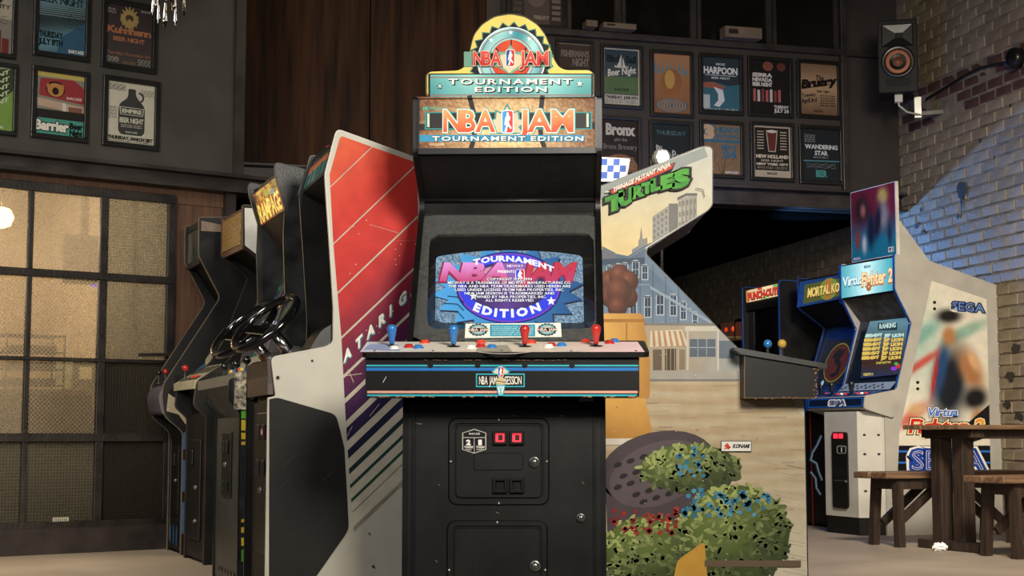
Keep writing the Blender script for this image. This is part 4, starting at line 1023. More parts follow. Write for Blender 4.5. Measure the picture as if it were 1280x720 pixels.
A.poly(rrect(-.47, -.03, 1.08, 1.42, .03), '#171a33')
for k in range(26):
    x, z = random.uniform(-.42, -.06), random.uniform(1.12, 1.38); A.rect(x, z, x + .03, z + .012, random.choice(['#3c3cc9', '#7a5ad8', '#d8a23c', '#c9c9e8', '#26268a']), up=(k == 0))
A.build('monitor_screen', glow('dim_crt', .8, .3, 90), RC)
# three-player deck with apron
P = [(.0, -.02), (.0, .12), (-.62, .12), (-.68, -.08)]
dk = MB().prism(P, lambda a, b, t: (a, b, t + (b + .08) * .25), .90, .945); dk.build('control_panel', pm('grey_deck', '#6f6a5e', .45), RC)
ap = MB(); ap.add([(.0, -.02, .915), (-.68, -.08, .90), (-.60, .03, .76), (-.02, .03, .76), (.0, .06, .915), (-.68, .06, .90), (-.6, .06, .76), (-.02, .06, .76)], [(0, 1, 2, 3), (4, 7, 6, 5), (0, 4, 5, 1), (3, 2, 6, 7), (1, 5, 6, 2), (0, 3, 7, 4)])
ap.build('deck_apron', pm('grey_black_apron', '#3a3936', .4, var=.2), RC)
mb = MB(); mb.box(-.003, .016, -.03, .02, .80, .965); mb.build('worn_corner', pm('chipped_white_corner', '#b0a48c', .8, var=.5, scale=50), RC)
board('rear_deck', pm('beige_deck', '#a09a80', .5), RC, -.60, -.02, (.02, .955), (.15, 1.06), .01)
for px, py in ((272.5, 460), (287, 457), (300, 452)):
    v = BFm.hit(px, py, (0, -.02 if px > 295 else -.05, 0), (0, 1, 0)); k = .945 + (v.y + .08) * .25
    ball(RC, (v.x, v.y + .03, k), '#121212', 1.05, max(.03, v.z - k - .01))
for k in range(6): button(RC, (-.1 - .09 * k, .06, .985), ['#c9362c', '#2f6ab8', '#d8b03c'][k % 3], r=.012)
STF = pm('brushed_grey_front', '#55564f', .4, metal=.5, var=.2, scale=2)
box('front_panel', STF, RC, -.60, -.02, .004, .02, .02, .765)
dr = box('coin_door', BLKM, RC, -.42, -.2, -.006, .004, .40, .70, .006)
for x in (-.37, -.29): box('coin_slot', BLKP, dr, x, x + .05, -.016, -.006, .60, .66, .003); box('coin_return', BLKP, dr, x, x + .045, -.014, -.006, .43, .475, .003)
lock(dr, (-.30, -.006, .55), .014)
vg = [box('vent_slot', BLKP, RC, -.52 + .075 * k, -.47 + .075 * k, .0, .005, .055, .07) for k in range(6)]
A = Art(lambda x, y: (0,) + bsd(x, y), (1, 0, 0))
for (y0, y1, c) in ((505, 523, '#5fae34'), (525, 538, '#c9b02c'), (541, 549, '#c9a82c'), (552, 556, '#c9a02c'), (649, 653, '#c9a02c'), (659, 666, '#c9a02c'), (672, 682, '#c9b02c'), (687, 702, '#4f8a34')): A.rect(301.5, y0, 330, y1, c, up=(y0 == 505))
A.build('side_stripes', INKM, RC)

# ============================================================ 4. CABINET with blank gold marquee
CF = Fr((-1.626, 8.126), -66.5)
GC = thing('arcade_cabinet', 'black arcade cabinet with unlit speckled gold marquee and white side, third in the left row', 'arcade machine', CF, 'arcade cabinets')
o_ = [(0, 0), (0, .78), (-.07, .84), (-.056, .969), (.122, 1.085), (.211, 1.247), (.336, 1.588), (.185, 1.70), (.175, 1.93), (.30, 1.93), (.62, 1.86), (.62, 0)]
ol = rnd(o_, [0, .02, .02, .02, .03, .02, .03, .01, .01, .03, .03, 0], 3)
core = [(.03, .004), (.03, .79), (.0, .95), (.2, 1.08), (.36, 1.36), (.40, 1.59), (.215, 1.72), (.205, 1.9), (.60, 1.84), (.60, .004)]
shell(GC, ol, -.52, 0, BLK, pm('dark_brown_trim', '#3a2a20', .4), core=core)
A = Art(lambda x, y: (0, x, y), (1, 0, 0)); A.poly([(.19, 1.71), (.185, 1.915), (.30, 1.915), (.60, 1.84), (.60, 1.3), (.37, 1.58)], '#d9d6cd'); A.build('side_art', INKM, GC)
GOLD = pm('gold_speckled_glass', '#c79a4c', .3, col2='#3f2c14', scale=70, detail=2)
fr_ = MB(); fr_.box(-.50, -.02, .178, .20, 1.69, 1.915); fr_.build('marquee_frame', pm('brown_frame', '#5a3a24', .5), GC, fix=False)
box('marquee_art', GOLD, GC, -.47, -.05, .172, .178, 1.72, 1.895)
box('marquee_end', pm('brown_frame', '#5a3a24', .5), GC, -.50, -.47, .170, .18, 1.70, 1.91)
dk = MB().prism([(-.07, .93), (-.07, .97), (.10, 1.07), (.14, 1.07), (.1, .95)], lambda a, b, t: (t, a, b), -.56, 0); dk.build('control_panel', pm('beige_deck', '#a09a80', .5), GC)
A = Art(lambda x, y: (x, -.07 + y * .17, .9715 + y * .1), (0, -.5, .86))
for k in range(4): A.rect(-.5 + .12 * k, .1, -.42 + .12 * k, .3, '#2a2620', up=(k == 0)); A.rect(-.5 + .12 * k, .5, -.44 + .12 * k, .9, '#2a2620', up=False)
A.build('panel_art', INK, GC)
ball(GC, (-.44, -.03, .99), '#b3281f', 1.0, .05)
button(GC, (-.25, -.02, .995), '#c9362c'); button(GC, (-.15, -.02, .995), '#c9362c')
box('front_panel', BLK, GC, -.505, -.015, .004, .02, .02, .80)
dr = box('coin_door', BLKM, GC, -.44, -.12, -.008, .004, .12, .66, .006)
box('coin_slot', BLKP, dr, -.33, -.27, -.02, -.008, .52, .60, .004); lock(dr, (-.2, -.008, .4), .014); lock(dr, (-.2, -.008, .22), .012)

# ============================================================ 5. CREAM-EDGED CABINET at the far left
DF = Fr((-1.89, 8.78), -66.5)
CC = thing('arcade_cabinet', 'narrow arcade cabinet with cream and blue sides, farthest left against the glazed partition', 'arcade machine', DF, 'arcade cabinets')
o_ = [(0, 0), (0, .70), (-.108, .79), (-.124, .905), (-.116, .974), (.203, 1.483), (.071, 1.722), (.067, 1.948), (.19, 1.955), (.58, 1.88), (.58, 0)]
ol = rnd(o_, [0, .03, .03, .03, .02, .03, .02, .015, .02, .03, 0], 3)
CRM = pm('cream_side', '#a89a80', .5, var=.1)
core = [(.035, .004), (.035, .72), (-.07, .82), (-.07, .95), (.0, 1.0), (.27, 1.48), (.11, 1.72), (.10, 1.91), (.56, 1.86), (.56, .004)]
shell(CC, ol, -.42, 0, BLK, pm('tan_edge_trim', '#6a5a46', .5), core=core)
A = Art(lambda x, y: (0, x, y), (1, 0, 0))
A.poly([(.08, 1.93), (.08, 1.86), (.56, 1.80), (.56, 1.86)], '#8a7866'); A.poly([(.10, .93), (.30, .93), (.30, 1.30), (.24, 1.30), (.12, 1.12)], '#a89a80')
A.poly([(.072, 1.80), (.12, 1.83), (.2, 1.79), (.3, 1.84), (.3, 1.87), (.07, 1.87)], '#14181a')
A.poly([(-.10, .82), (-.03, .80), (.03, .72), (.03, .02), (.09, .02), (.09, .74), (.0, .86), (-.09, .92)], '#a89a80'); A.poly([(.0, .93), (.12, .93), (.12, 1.10), (.07, 1.06)], '#2f5a80')
for (z0, z1) in ((.12, .30), (.36, .54), (.60, .70)): A.rect(.0, z0, .03, z1, '#2f5a80', up=(z0 == .12))
A.build('side_art', INKM, CC)
box('marquee_art', pm('dim_glass_marquee', '#7a6a50', .2, col2='#2a3a38', scale=5), CC, -.38, -.05, .085, .10, 1.71, 1.90)
mb = MB(); mb.box(-.40, -.018, .078, .11, 1.90, 1.935); mb.box(-.40, -.018, .078, .11, 1.68, 1.71); mb.box(-.40, -.375, .078, .11, 1.68, 1.93); mb.box(-.055, -.018, .078, .11, 1.68, 1.93); mb.build('marquee_frame', BLKP, CC)
dk = MB().prism(rnd([(-.12, .80), (-.145, .90), (-.12, .96), (.0, 1.0), (.0, .8)], [.02, .03, .02, 0, 0], 3), lambda a, b, t: (t, a, b), -.40, -.018); dk.build('control_panel', pm('purple_grey_deck', '#5e5560', .4), CC)
for k in range(2): ball(CC, (-.3 + .2 * k, -.09, .985), '#a3261e' if k else '#1a1a1a', .9, .05)
box('front_panel', BLK, CC, -.40, -.02, .004, .03, .02, .72)
A = Art(lambda x, y: (x, .004, y), (0, -1, 0))
for x in (-.38, -.06):
    A.rect(x, .06, x + .03, .66, '#20405a', up=True); A.rect(x + .01, .06, x + .02, .66, '#8a7a68')
for k in range(3): A.ell(-.33 + .09 * k, .10, .02, .06, '#2f5a80', up=(k == 0), n=10)
A.build('front_art', INKM, CC)
dr = box('coin_door', BLKM, CC, -.31, -.1, -.006, .004, .22, .62, .006); lock(dr, (-.15, -.006, .42), .012); box('coin_slot', BLKP, dr, -.24, -.18, -.016, -.006, .5, .57, .003)

# ============================================================ 6. FOUR-PLAYER CABINET with street scene on its side
TF = Fr(((1007 - 640) / 1900 * 6.15, 6.2), 90)
tsd = lambda px, py, u=0: TF.side(px, py, u)
TC = thing('arcade_cabinet', 'big arcade cabinet with painted street scene and big green lettering on its side', 'arcade machine', TF, 'arcade cabinets')
lf_ = tsd(700, 253)
o_ = [(tsd(1009, 700)[0], 0), tsd(1005, 500), tsd(926, 440), tsd(807, 318), tsd(808, 310), tsd(884, 263), tsd(890, 256), tsd(890, 184), tsd(878, 183.5), tsd(757, 231), lf_, (lf_[0] + .02, 0)]
ol = rnd(o_, [0, .01, .01, .01, .01, .01, .012, .025, .02, 0, .02, 0], 4)
TSM = pm('cream_side_laminate', '#cfc7b4', .45, var=.05)
core = [(.03, .004), (.03, .82), (.27, 1.0), (.40, 1.13), (.68, 1.43), (.67, 1.465), (.385, 1.64), (.39, 1.83), (.8, 1.68), (lf_[0] - .02, 1.58), (lf_[0] - .02, .004)]
shell(TC, ol, 0, .75, TSM, RUB, core=core, near=None)
board('marquee_underside', BLKP, TC, .018, .732, tsd(884, 264, 0), tsd(812, 310, 0), .006)
s_ = Art(lambda x, y: (0,) + tsd(x, y), (-1, 0, 0))
A = s_
P1 = [(690, 262), (700, 253), (757, 231.5), (879, 184.3), (885, 184.3), (889.3, 188), (889.3, 255.5), (884, 262.3), (690, 380)]
P1[1:3] = [(702, 252)]
P2 = [(690, 379.4), (807.2, 309.6), (807.2, 800), (690, 800)]
P3 = [(807.2, 318.5), (1005, 521), (1008.5, 800), (807.2, 800)]
A.clip = [P1, P2, P3]
A.rect(690, 180, 1012, 345, lambda x, y: mixc(mixc('#cfcfc2', '#e6cf98', max(0, min(1, (y - 200) / 110))), '#d6d2c0', max(0, min(1, (x - 820) / 80)) * .7), nx=12, ny=12)
A.poly([(690, 262), (757, 231), (880, 183), (885, 196), (757, 247), (690, 275)], '#9fa6a2')
def tower(x0, y0, x1, y1, c, nx, ny, wc, sk=0):
    A.poly([(x0, y0 + sk), (x1, y0), (x1, y1), (x0, y1)], c); A.up()
    for i in range(nx):
        for j in range(ny):
            a = x0 + (x1 - x0) * (i + .25) / nx; b = y0 + sk * (1 - (a - x0) / (x1 - x0)) + (y1 - y0 - sk) * (j + .3) / ny; A.rect(a, b, a + (x1 - x0) / nx * .5, b + (y1 - y0) / ny * .45, wc, up=False)
tower(815.5, 254, 840, 330, lambda x, y: mixc('#a8a294', '#8f9296', (y - 250) / 80), 5, 8, '#7c7a76', 17)
A.rect(836, 254.5, 848, 320, '#77756f'); tower(847.5, 243.5, 871, 300, lambda x, y: mixc('#b9b3a4', '#9a988f', (x - 847) / 24), 5, 4, '#85827a', 5)
A.poly([(846.5, 247), (858, 241.5), (871.5, 241.5), (871.5, 244.5), (858, 245), (847, 250.5)], '#6f6c66')
for x in (852, 857, 862, 867): A.rect(x, 249, x + 1.2, 300, '#7f7b73', up=(x == 852))
A.poly([(798, 322), (798, 300), (799.5, 299), (801.5, 283), (803.5, 299), (809, 297), (810, 320)], '#8e8a84'); A.poly([(790, 322), (790, 312), (800, 306), (812, 308), (812, 324)], '#85888a')
blue = lambda x, y: mixc('#5b6f86', '#8496a6', max(0, min(1, (y - 320) / 150)))
A.poly([(690, 300), (757, 313), (768, 317), (785, 320), (800, 311), (812, 304), (832, 300), (930, 400), (960, 470), (690, 470)], blue)
A.poly([(753, 308), (769, 316), (771, 332), (753, 330)], '#6d7078'); A.poly([(690, 326), (806, 322), (816, 330), (690, 333)], '#3f4f64')
A.poly([(806, 315), (815, 318), (935, 440), (925, 445), (806, 330)], '#6f8398')
def window(x, y, w_, h_, d='#34475e', f='#b3bcc2'):
    A.rect(x - 1.3, y - 1.5, x + w_ + 1.3, y + h_ + 1.5, f, up=False); A.ell(x + w_ / 2, y - .5, w_ / 2 + 1.3, 2.6, f, up=False, n=10, a0=180, a1=360)
wins = [(759, 334, 5, 14), (770, 332, 6, 15), (778, 331, 6, 15), (791, 328, 7, 18), (803, 333, 6, 16), (758, 362, 5, 20), (806, 372, 7, 24), (821, 369, 8, 24), (838, 370, 7, 24), (851, 379, 6, 20), (772, 368, 7, 22), (788, 368, 7, 24), (866, 392, 5, 18), (883, 404, 5, 16)]
A.up(); [window(*w_) for w_ in wins]
A.up()
for x, y, w_, h_ in wins: A.rect(x, y, x + w_, y + h_, '#2c3d54', up=False)
A.up()
for x, y, w_, h_ in wins: A.rect(x, y + h_ * .47, x + w_, y + h_ * .53, '#9aa8b2', up=False); A.rect(x + w_ * .46, y, x + w_ * .54, y + h_, '#9aa8b2', up=False)
for x in (800, 816, 832, 848): A.line([(x, 326 + (x - 800) * .3), (x, 410)], .8, '#44566c', up=(x == 800))
A.rect(690, 355, 812, 357.5, '#7a8ea2'); A.poly([(812, 357), (930, 425), (930, 430), (812, 361)], '#8fa0ae')
# shops, awning, pavement
A.rect(690, 404, 960, 466, lambda x, y: mixc('#b0a088', '#9fa4a4', max(0, min(1, (x - 850) / 80))), nx=10)
A.rect(856, 408, 960, 414, '#c9c2b0'); A.rect(690, 404, 960, 407, '#7f7c74')
A.poly([(813, 414), (852, 412), (860, 432), (812, 434)], '#d8ccb0'); A.up()
for k in range(6): A.poly([(815 + k * 6.6, 413.8), (818 + k * 6.6, 413.6), (819.5 + k * 7.4, 433), (816 + k * 7.4, 433.4)], '#b58a6a', up=False)
for (x, y, w_, h_, c) in ((816, 437, 11, 26, '#6a5a48'), (831, 436, 14, 27, '#4a4238'), (849, 437, 7, 25, '#8a7a62'), (862, 424, 32, 22, '#5a6470'), (898, 426, 20, 22, '#66707a'), (770, 436, 12, 26, '#5a5044')): A.rect(x, y, x + w_, y + h_, c, up=(x == 816))
A.up()
for x in (833, 838, 843): A.rect(x - .4, 436, x + .4, 463, '#b39a74', up=False)
for x in (872, 883): A.rect(x - .4, 424, x + .4, 446, '#a8aeb0', up=False)
A.rect(862, 434, 894, 435, '#a8aeb0', up=False)
for x in (858, 896, 921): A.rect(x, 414, x + 2.4, 464, '#c9c4b6', up=(x == 858))
A.rect(690, 463, 1010, 476, '#a8a296'); A.rect(690, 474, 1010, 477, '#807b72')
def road(x, y): n = .5 + .5 * math.sin(y * .35 + math.sin(x * .02) * 2); return mixc(mixc('#b39b78', '#c2b294', n), '#d3c8ae', max(0, min(1, (y - 560) / 140)))
A.rect(690, 477, 1012, 800, road, nx=14, ny=60)
for k in range(70):
    y = random.uniform(480, 640); x = random.uniform(765, 1000); A.line([(x, y), (x + random.uniform(8, 40), y + random.uniform(-1, 1))], random.uniform(.5, 1.5), mixc('#95826a', '#c2b7a2', random.random()), up=(k == 0))
for k in range(26):
    x = random.uniform(930, 990); y = random.uniform(560, 715); A.line([(x, y), (x + 30, y + 6)], .8, '#b0a590', up=(k == 0))
# plain street furniture: ochre planter with russet bush, bins, drain cover
def shade(c, cx, cy, rx, ry, dk='#22261a', lt='#d9dca8'):
    def f(x, y):
        t = min(1, (((x - cx + rx * .25) / rx) ** 2 + ((y - cy + ry * .35) / ry) ** 2) ** .5); return mixc(mixc(c, lt, max(0, .45 - t)), dk, max(0, t - .55) * 1.1)
    return f
def blob(cx, cy, rx, ry, c, rot=0, n=26, dk='#22261a', lt='#d9dca8'):
    A.up(); sh = shade(c, cx, cy, rx, ry, dk, lt); cr, sr = math.cos(math.radians(rot)), math.sin(math.radians(rot))
    for q in range(5):
        for k in range(n):
            a, b = 2 * math.pi * k / n, 2 * math.pi * (k + 1) / n; r0, r1 = q / 5, (q + 1) / 5
            Pp = lambda r, t: (cx + r * rx * math.cos(t) * cr - r * ry * math.sin(t) * sr, cy + r * rx * math.cos(t) * sr + r * ry * math.sin(t) * cr)
            A.face([Pp(r0, a), Pp(r1, a), Pp(r1, b), Pp(r0, b)] if q else [Pp(0, 0), Pp(r1, a), Pp(r1, b)], sh)
for (x, y, r) in ((762, 352, 13), (774, 345, 13), (786, 352, 12), (764, 370, 13), (786, 372, 11), (774, 365, 16), (772, 384, 12)): blob(x, y, r, r * 1.1, '#6a3a28', dk='#2a1612', lt='#b07a5c')
A.poly(rnd([(752, 392), (803, 392), (812, 450), (812, 498), (752, 498)], 5), lambda x, y: mixc('#e0ad5c', '#b8823a', max(0, min(1, (x - 760) / 55)))); A.rect(752, 399, 806, 403, '#a8742f'); A.poly([(754, 498), (806, 498), (818, 555), (752, 555)], lambda x, y: mixc('#dba552', '#b07c38', (y - 498) / 60))
A.rect(782, 404, 784, 498, '#a8742f'); A.rect(752, 548, 819, 556, '#d8cfc0')
A.poly([(757 + 0, 608)] + [(822 + 78 * math.cos(math.radians(t)) * .92 + 30 * math.sin(math.radians(t)) * .35, 605 - 20 + 44 * math.sin(math.radians(t)) - 30 * math.cos(math.radians(t)) * .55) for t in range(150, 420, 12)] + [(860, 640), (760, 690)], '#4f4448')
A.poly([(822 + 66 * math.cos(math.radians(t)) * .92, 592 + 40 * math.sin(math.radians(t)) - 14 * math.cos(math.radians(t))) for t in range(0, 360, 12)], '#5f5357'); A.up()
for i in range(7):
    for j in range(5):
        x = 772 + i * 16 + (j % 2) * 7; y = 566 + j * 14 - (i - 3) * 5
        if ((x - 822) / 60) ** 2 + ((y - 592) / 38) ** 2 < 1.05: A.ell(x, y, 5.5, 3.2, '#2a2426', up=False, n=10, rot=-22)

def shrub(cx, cy, rx, ry, n, flower=None):
    blob(cx, cy, rx, ry, '#5f7036', dk='#262c18', lt='#8a9450')
    for q in range(4):
        A.up()
        for k in range(n // 4):
            a = random.uniform(0, 6.28); r = random.random() ** .5 * 1.04; x, y = cx + rx * r * math.cos(a), cy + ry * r * math.sin(a); l = ((x - cx) / rx * .5 + (y - cy) / ry * .8)
            A.ell(x, y, random.uniform(4, 7), random.uniform(1.8, 2.8), mixc('#a9b36a', '#39452a', max(0, min(1, .5 + l * .6 + random.uniform(-.25, .25)))), up=False, n=7, rot=random.uniform(-80, 80))
    if flower:
        c1, c2, boxes = flower
        for (x0, y0, x1, y1, m_) in boxes:
            A.up()
            for k in range(m_): A.star(random.uniform(x0, x1), random.uniform(y0, y1), random.uniform(3, 5), mixc(c1, c2, random.random()), n=6, r2=.55, up=False)
shrub(815, 690, 62, 46, 260, ('#b03a34', '#7a201f', [(764, 636, 846, 668, 40)]))
shrub(862, 585, 62, 30, 200, ('#5aa3c4', '#2f7496', [(846, 560, 880, 600, 18)]))
shrub(918, 668, 68, 62, 380, ('#5aa3c4', '#2b6a90', [(852, 612, 962, 646, 60)]))
A.poly(rnd([(846, 700), (880, 676), (884, 730), (838, 740)], 6), '#c9993f'); A.poly([(880, 700), (1000, 700), (1000, 708), (880, 708)], '#6a5a44')
# sticker and wordmark
A.rect(900.5, 551, 938.5, 564.5, '#2a2a2a'); A.rect(901.2, 551.8, 937.8, 563.8, '#efece4')
A.poly([(904, 558), (908, 553.5), (910.5, 556), (908, 559.5)], '#d8502c'); A.poly([(906.5, 560), (909.5, 556.5), (913, 558.5), (910, 562)], '#c9332c'); A.poly([(903.5, 561.5), (905.5, 559), (908, 561.5)], '#e08a3c')
A.text('KONAMI', 915, 555.3, 935, 559.8, '#2a2a2a', bold=.05, shear=.25)
A.poly([(760, 239), (844, 203.5), (840, 213), (764, 247)], '#14100e'); A.poly([(762.5, 239.2), (842.5, 205), (839, 211.8), (765.5, 245)], '#c9442c')
A.text('TEENAGE MUTANT NINJA', 766, 236, 837, 241.5, '#f2ead8', bold=.05, slope=-.46, shear=.1)
tl = [('T', 757, 779, 249, 266, 6), ('U', 773, 791, 241, 258, 2), ('R', 789, 804, 236, 249, 0), ('T', 801, 816, 231, 243.5, -1), ('L', 813, 827, 226, 239.5, -2), ('E', 826, 842, 222, 237, -1), ('S', 841, 860, 217, 236, 1)]
for pas, (bo, c) in enumerate(((.16, '#15120e'), (.075, lambda x, y: mixc('#5fb53a', '#2f8a2c', .5 + .5 * math.sin(x * .5 + y * .4))))):
    A.up()
    for i, (ch, x0, x1, y0, y1, _) in enumerate(tl): A.text(ch, x0 + 1.5, y0, x1 - 1.5, y1, c, bold=bo, slope=-.35 if i < 3 else -.28, up=False)
A.rect(756, 240, 761, 241.5, '#e8e4d8'); A.line([(869, 236), (878, 238), (880, 247)], .9, '#6a655c')
for k in range(60): A.ell(random.uniform(765, 1000), random.uniform(330, 710), random.uniform(.4, .9), random.uniform(.3, .7), '#e6e0d2' if k % 2 else '#4a443a', up=(k == 0), n=6)
A.clip = None
A.build('side_art', INK, TC)
# deck box standing proud of the side
q = lambda px, py: tsd(px, py, -.12)
bo_ = [q(930, 440), q(1022, 459), q(1021, 498), q(930, 498)]
MB().prism(rnd(bo_, .004, 2), lambda a, b, t: (t, a, b), -.12, .87).build('control_box', BLK, TC)
tb_ = [q(917, 434), q(1033, 455), q(1033, 461), q(926, 443), q(917, 437)]
MB().prism(rnd(tb_, .003, 2), lambda a, b, t: (t, a, b), -.135, .885).build('control_panel', pm('black_deck_board', '#262422', .4, var=.3, scale=20), TC)
A = Art(lambda x, y: (-.12,) + q(x, y), (-1, 0, 0), base=.001)
for k in range(60):
    e = random.random(); x, y = random.choice([(random.uniform(1016, 1022), 460 + e * 37), (930 + e * 90, random.uniform(496, 498)), (930 + e * 90, 441.5 + e * 19)])
    if y < 470 and x < 1015: A.line([(x, y), (x + 6, y + 1.2)], .5, '#9a8468', up=(k == 0)); continue
    A.poly([(x, y), (x + random.uniform(.8, 2.5), y + random.uniform(-1, 1)), (x + 1, y + random.uniform(.6, 2)), (x - .6, y + .5)], '#a8764a' if k % 3 else '#c99a6a', up=(k == 0))
A.line([(930.6, 441), (930.6, 498)], .9, '#8a6a4a'); A.line([(930, 497.4), (1020, 497.6)], .8, '#8a6a4a')
A.build('chipped_edge', INKM, TC)
A = Art(lambda x, y: (x, -.03, y), (0, -1, 0)); 
for (px, c, u) in ((960, '#2f7fc4', .22), (978, '#d8b04c', .10), (1000, '#c9362c', .5)):
    v = TF.hit(px, 455, (u, 0, 0), (1, 0, 0)); z = 1.03 - (.30 - v.y) * .17
    if px == 1000: continue
    ball(TC, (u, v.y, z + .002), c, 1.0, .055)
for (px, u) in ((966, .18), (973, .3), (986, .14)):
    v = TF.hit(px, 445, (u, 0, 0), (1, 0, 0)); z = 1.03 - (.30 - v.y) * .17; button(TC, (u, v.y, z + .003), '#b8303a' if px != 973 else '#2f4fb8', r=.012)
mp2 = TF
mb = MB(); a = tsd(888, 250); mb.box(.02, .73, a[0] + .006, a[0] + .02, a[1], 1.83); mb.build('marquee_panel', BLKP, TC)

# ============================================================ 7. RIGHT-HAND ROW
VF = Fr((2.55, 10.42), -69.1)
vsd = lambda px, py, u=0: VF.side(px, py, u)
VC = thing('arcade_cabinet', 'pale grey arcade cabinet with lit teal marquee, nearest in the right row', 'arcade machine', VF, 'arcade cabinets')
BLT = pm('blue_glint_trim', '#1f4f9a', .22, spec=.8)  # blue light on the cabinet edges, put into the trim colour
VS = pm('grey_cabinet_side', '#a9a59c', .45, var=.06)
VW = -.68
o_ = [(0, 0), (0, .80), (.10, 1.0), (.232, 1.45), (.105, 1.685), (.11, 1.925), (.345, 1.90), (.97, 1.735), (.97, 0)]
ol = rnd(o_, [0, .03, .02, .03, .02, .02, .01, .02, 0], 3)
core = [(.02, .004), (.02, .9), (.12, .97), (.2, 1.0), (.33, 1.40), (.34, 1.52), (.135, 1.70), (.135, 1.90), (.9, 1.72), (.9, .004)]
shell(VC, ol, VW, 0, VS, VS, core=core, near=VS, cm=VS)
for uu in (VW + .009, -.009):
    mb = MB()
    for p_, q_ in zip(o_[2:6], o_[3:6]): mb.bar((uu, p_[0] - .004, p_[1]), (uu, q_[0] - .004, q_[1]), .02, .008, (0, -1, 0))
    mb.build('blue_glint_trim', BLT, VC)
# lower pedestal with chamfered corners
pl = [(-.012, .01), (-.012, -.02), (-.065, -.185), (-.47, -.185), (-.565, -.02), (-.565, .01)]
MB().prism(pl, lambda a, b, t: (a, b, t), .12, .84).build('pedestal', pm('white_pedestal', '#bab7ad', .45, var=.05), VC)
MB().prism([(a * .985 - .004, b + .006) for a, b in pl], lambda a, b, t: (a, b, t), .004, .12).build('kick_plate', BLK, VC)
vfr = lambda px, py, d: VF.front(px, py, d)
c0 = vfr(1041, 540, -.185); c1 = vfr(1062, 636, -.185)
dr = MB().prism(rrect(c0[0], c1[0], c1[1], c0[1], .03), lambda a, b, t: (a, -.185 - t, b), 0, .012).build('coin_door', BLKM, VC)
A = Art(lambda x, y: (vfr(x, y, -.197)[0], -.197, vfr(x, y, -.197)[1]), (0, -1, 0))
A.poly(rrect(1046, 1058, 557, 567, 2), '#8a8a84'); A.rect(1047.5, 558.5, 1056.5, 566, '#161616'); A.rect(1051.5, 559.5, 1052.8, 565, '#d8d8d0'); A.rect(1048, 572, 1058, 581, '#151515'); A.rect(1043, 600, 1060, 601, '#4a4844')
A.build('price_label', INK, dr)
k = MB(); a = vfr(1043, 541, -.19); b_ = vfr(1049, 548, -.19)
for (x0, x1) in ((1043.5, 1048), (1050, 1054.5)):
    a = vfr(x0, 542, -.19); b_ = vfr(x1, 548, -.19); o = box('lit_button', emit('red_lamp', '#ff2a3c', 1.6), dr, a[0], b_[0], -.203, -.197, b_[1], a[1])
lock(dr, ((vfr(1059, 602, -.19)[0]), -.197, vfr(1059, 602, -.19)[1]), .01)
A = Art(lambda x, y: (x, -.02 - (x + .012) * 0 + (-.165) * ((-.012 - x) / .053), y), (.95, -.3, 0), base=.002)
for x, z in ((-.05, .68), (-.02, .68), (-.05, .55), (-.02, .55), (-.05, .3), (-.02, .3)): A.ell(x, z, .0035, .008, '#2a2a28', n=8)
A.build('screw_heads', INK, VC)
# control panel wing box
wg = rnd([(-.172, .945), (.14, 1.0), (.05, .795), (-.185, .86)], [.015, .02, .02, .02], 3)
MB().prism(wg, lambda a, b, t: (t, a, b), VW - .02, .02).build('control_panel', VS, VC)
fp = [(1009, 485), (1079, 494), (1079, 509), (1011, 511)]
A = Art(lambda x, y: (x, -.188 + (y - .86) * .15, y), (0, -1, -.15), base=.001)
A.rect(VW - .015, .868, .015, .94, '#12366e'); A.rect(VW, .874, .0, .934, '#1c5fb0'); A.rect(VW + .01, .88, -.01, .928, '#0f1c38')
A.L += 1
def vtext(s_, x0, z0, x1, z1, c, **kw):
    A2 = Art(lambda x, y: (x, -.188 + ((-y) - .86) * .15, -y), (0, -1, -.15), base=.003); A2.text(s_, x0, -z1, x1, -z0, c, **kw); return A2
A.build('panel_front_art', INK, VC)
a2 = vtext('SEGA', -.41, .885, -.20, .922, '#e8e8e0', bold=.12); a2.text('SEGA', -.40, -.918, -.21, -.889, '#16306e', bold=.04); a2.build('panel_lettering', INK, VC)
dtop = lambda d: .945 + (d + .172) * .176
A = Art(lambda x, y: (x, y, dtop(y)), (0, -.17, 1), base=.001)
A.rect(VW, -.165, 0, .1, '#1b3f7a')
for k in range(14): A.rect(VW + .02 + .04 * k, -.02, VW + .045 + .04 * k, .06, '#8fb0d8' if k % 2 else '#0f1c38', up=(k == 0))
A.build('panel_overlay', INK, VC)
for u, c in ((-.50, '#1a1a1a'), (-.25, '#1a1a1a')): bat(VC, (u, -.1, dtop(-.1)), c, 1.25)
for k in range(6): button(VC, (-.44 + .05 * (k % 3) + .25 * (k // 3), -.09, dtop(-.09) + .002), ['#c9362c', '#e8e4dc', '#c9362c'][k % 3], r=.012)
# marquee
box('marquee_frame', RUB, VC, VW + .018, -.018, .108, .13, 1.66, 1.915)
A = Art(lambda x, y: (vfr(x, y, .108)[0], .108, vfr(x, y, .108)[1]), (0, -1, 0), base=.002)
mqv = [(1050.2, 333.5), (1119, 321.5), (1119.3, 362.5), (1051, 373)]
def mfun(x, y): t = abs(x - 1083) / 36; return mixc('#d2f4f6', '#3f9fae', min(1, t * 1.1))
nn_ = 14
for i in range(nn_):
    L4 = lambda s, t: tuple((mqv[0][k] * (1 - s) + mqv[1][k] * s) * (1 - t) + (mqv[3][k] * (1 - s) + mqv[2][k] * s) * t for k in (0, 1))
    for j in range(3): A.face([L4(i / nn_, j / 3), L4((i + 1) / nn_, j / 3), L4((i + 1) / nn_, (j + 1) / 3), L4(i / nn_, (j + 1) / 3)], mfun)
Ab = Art(lambda s, t: (vfr(*L4(s, t), .108)[0], .108, vfr(*L4(s, t), .108)[1]), (0, -1, 0), base=.004)
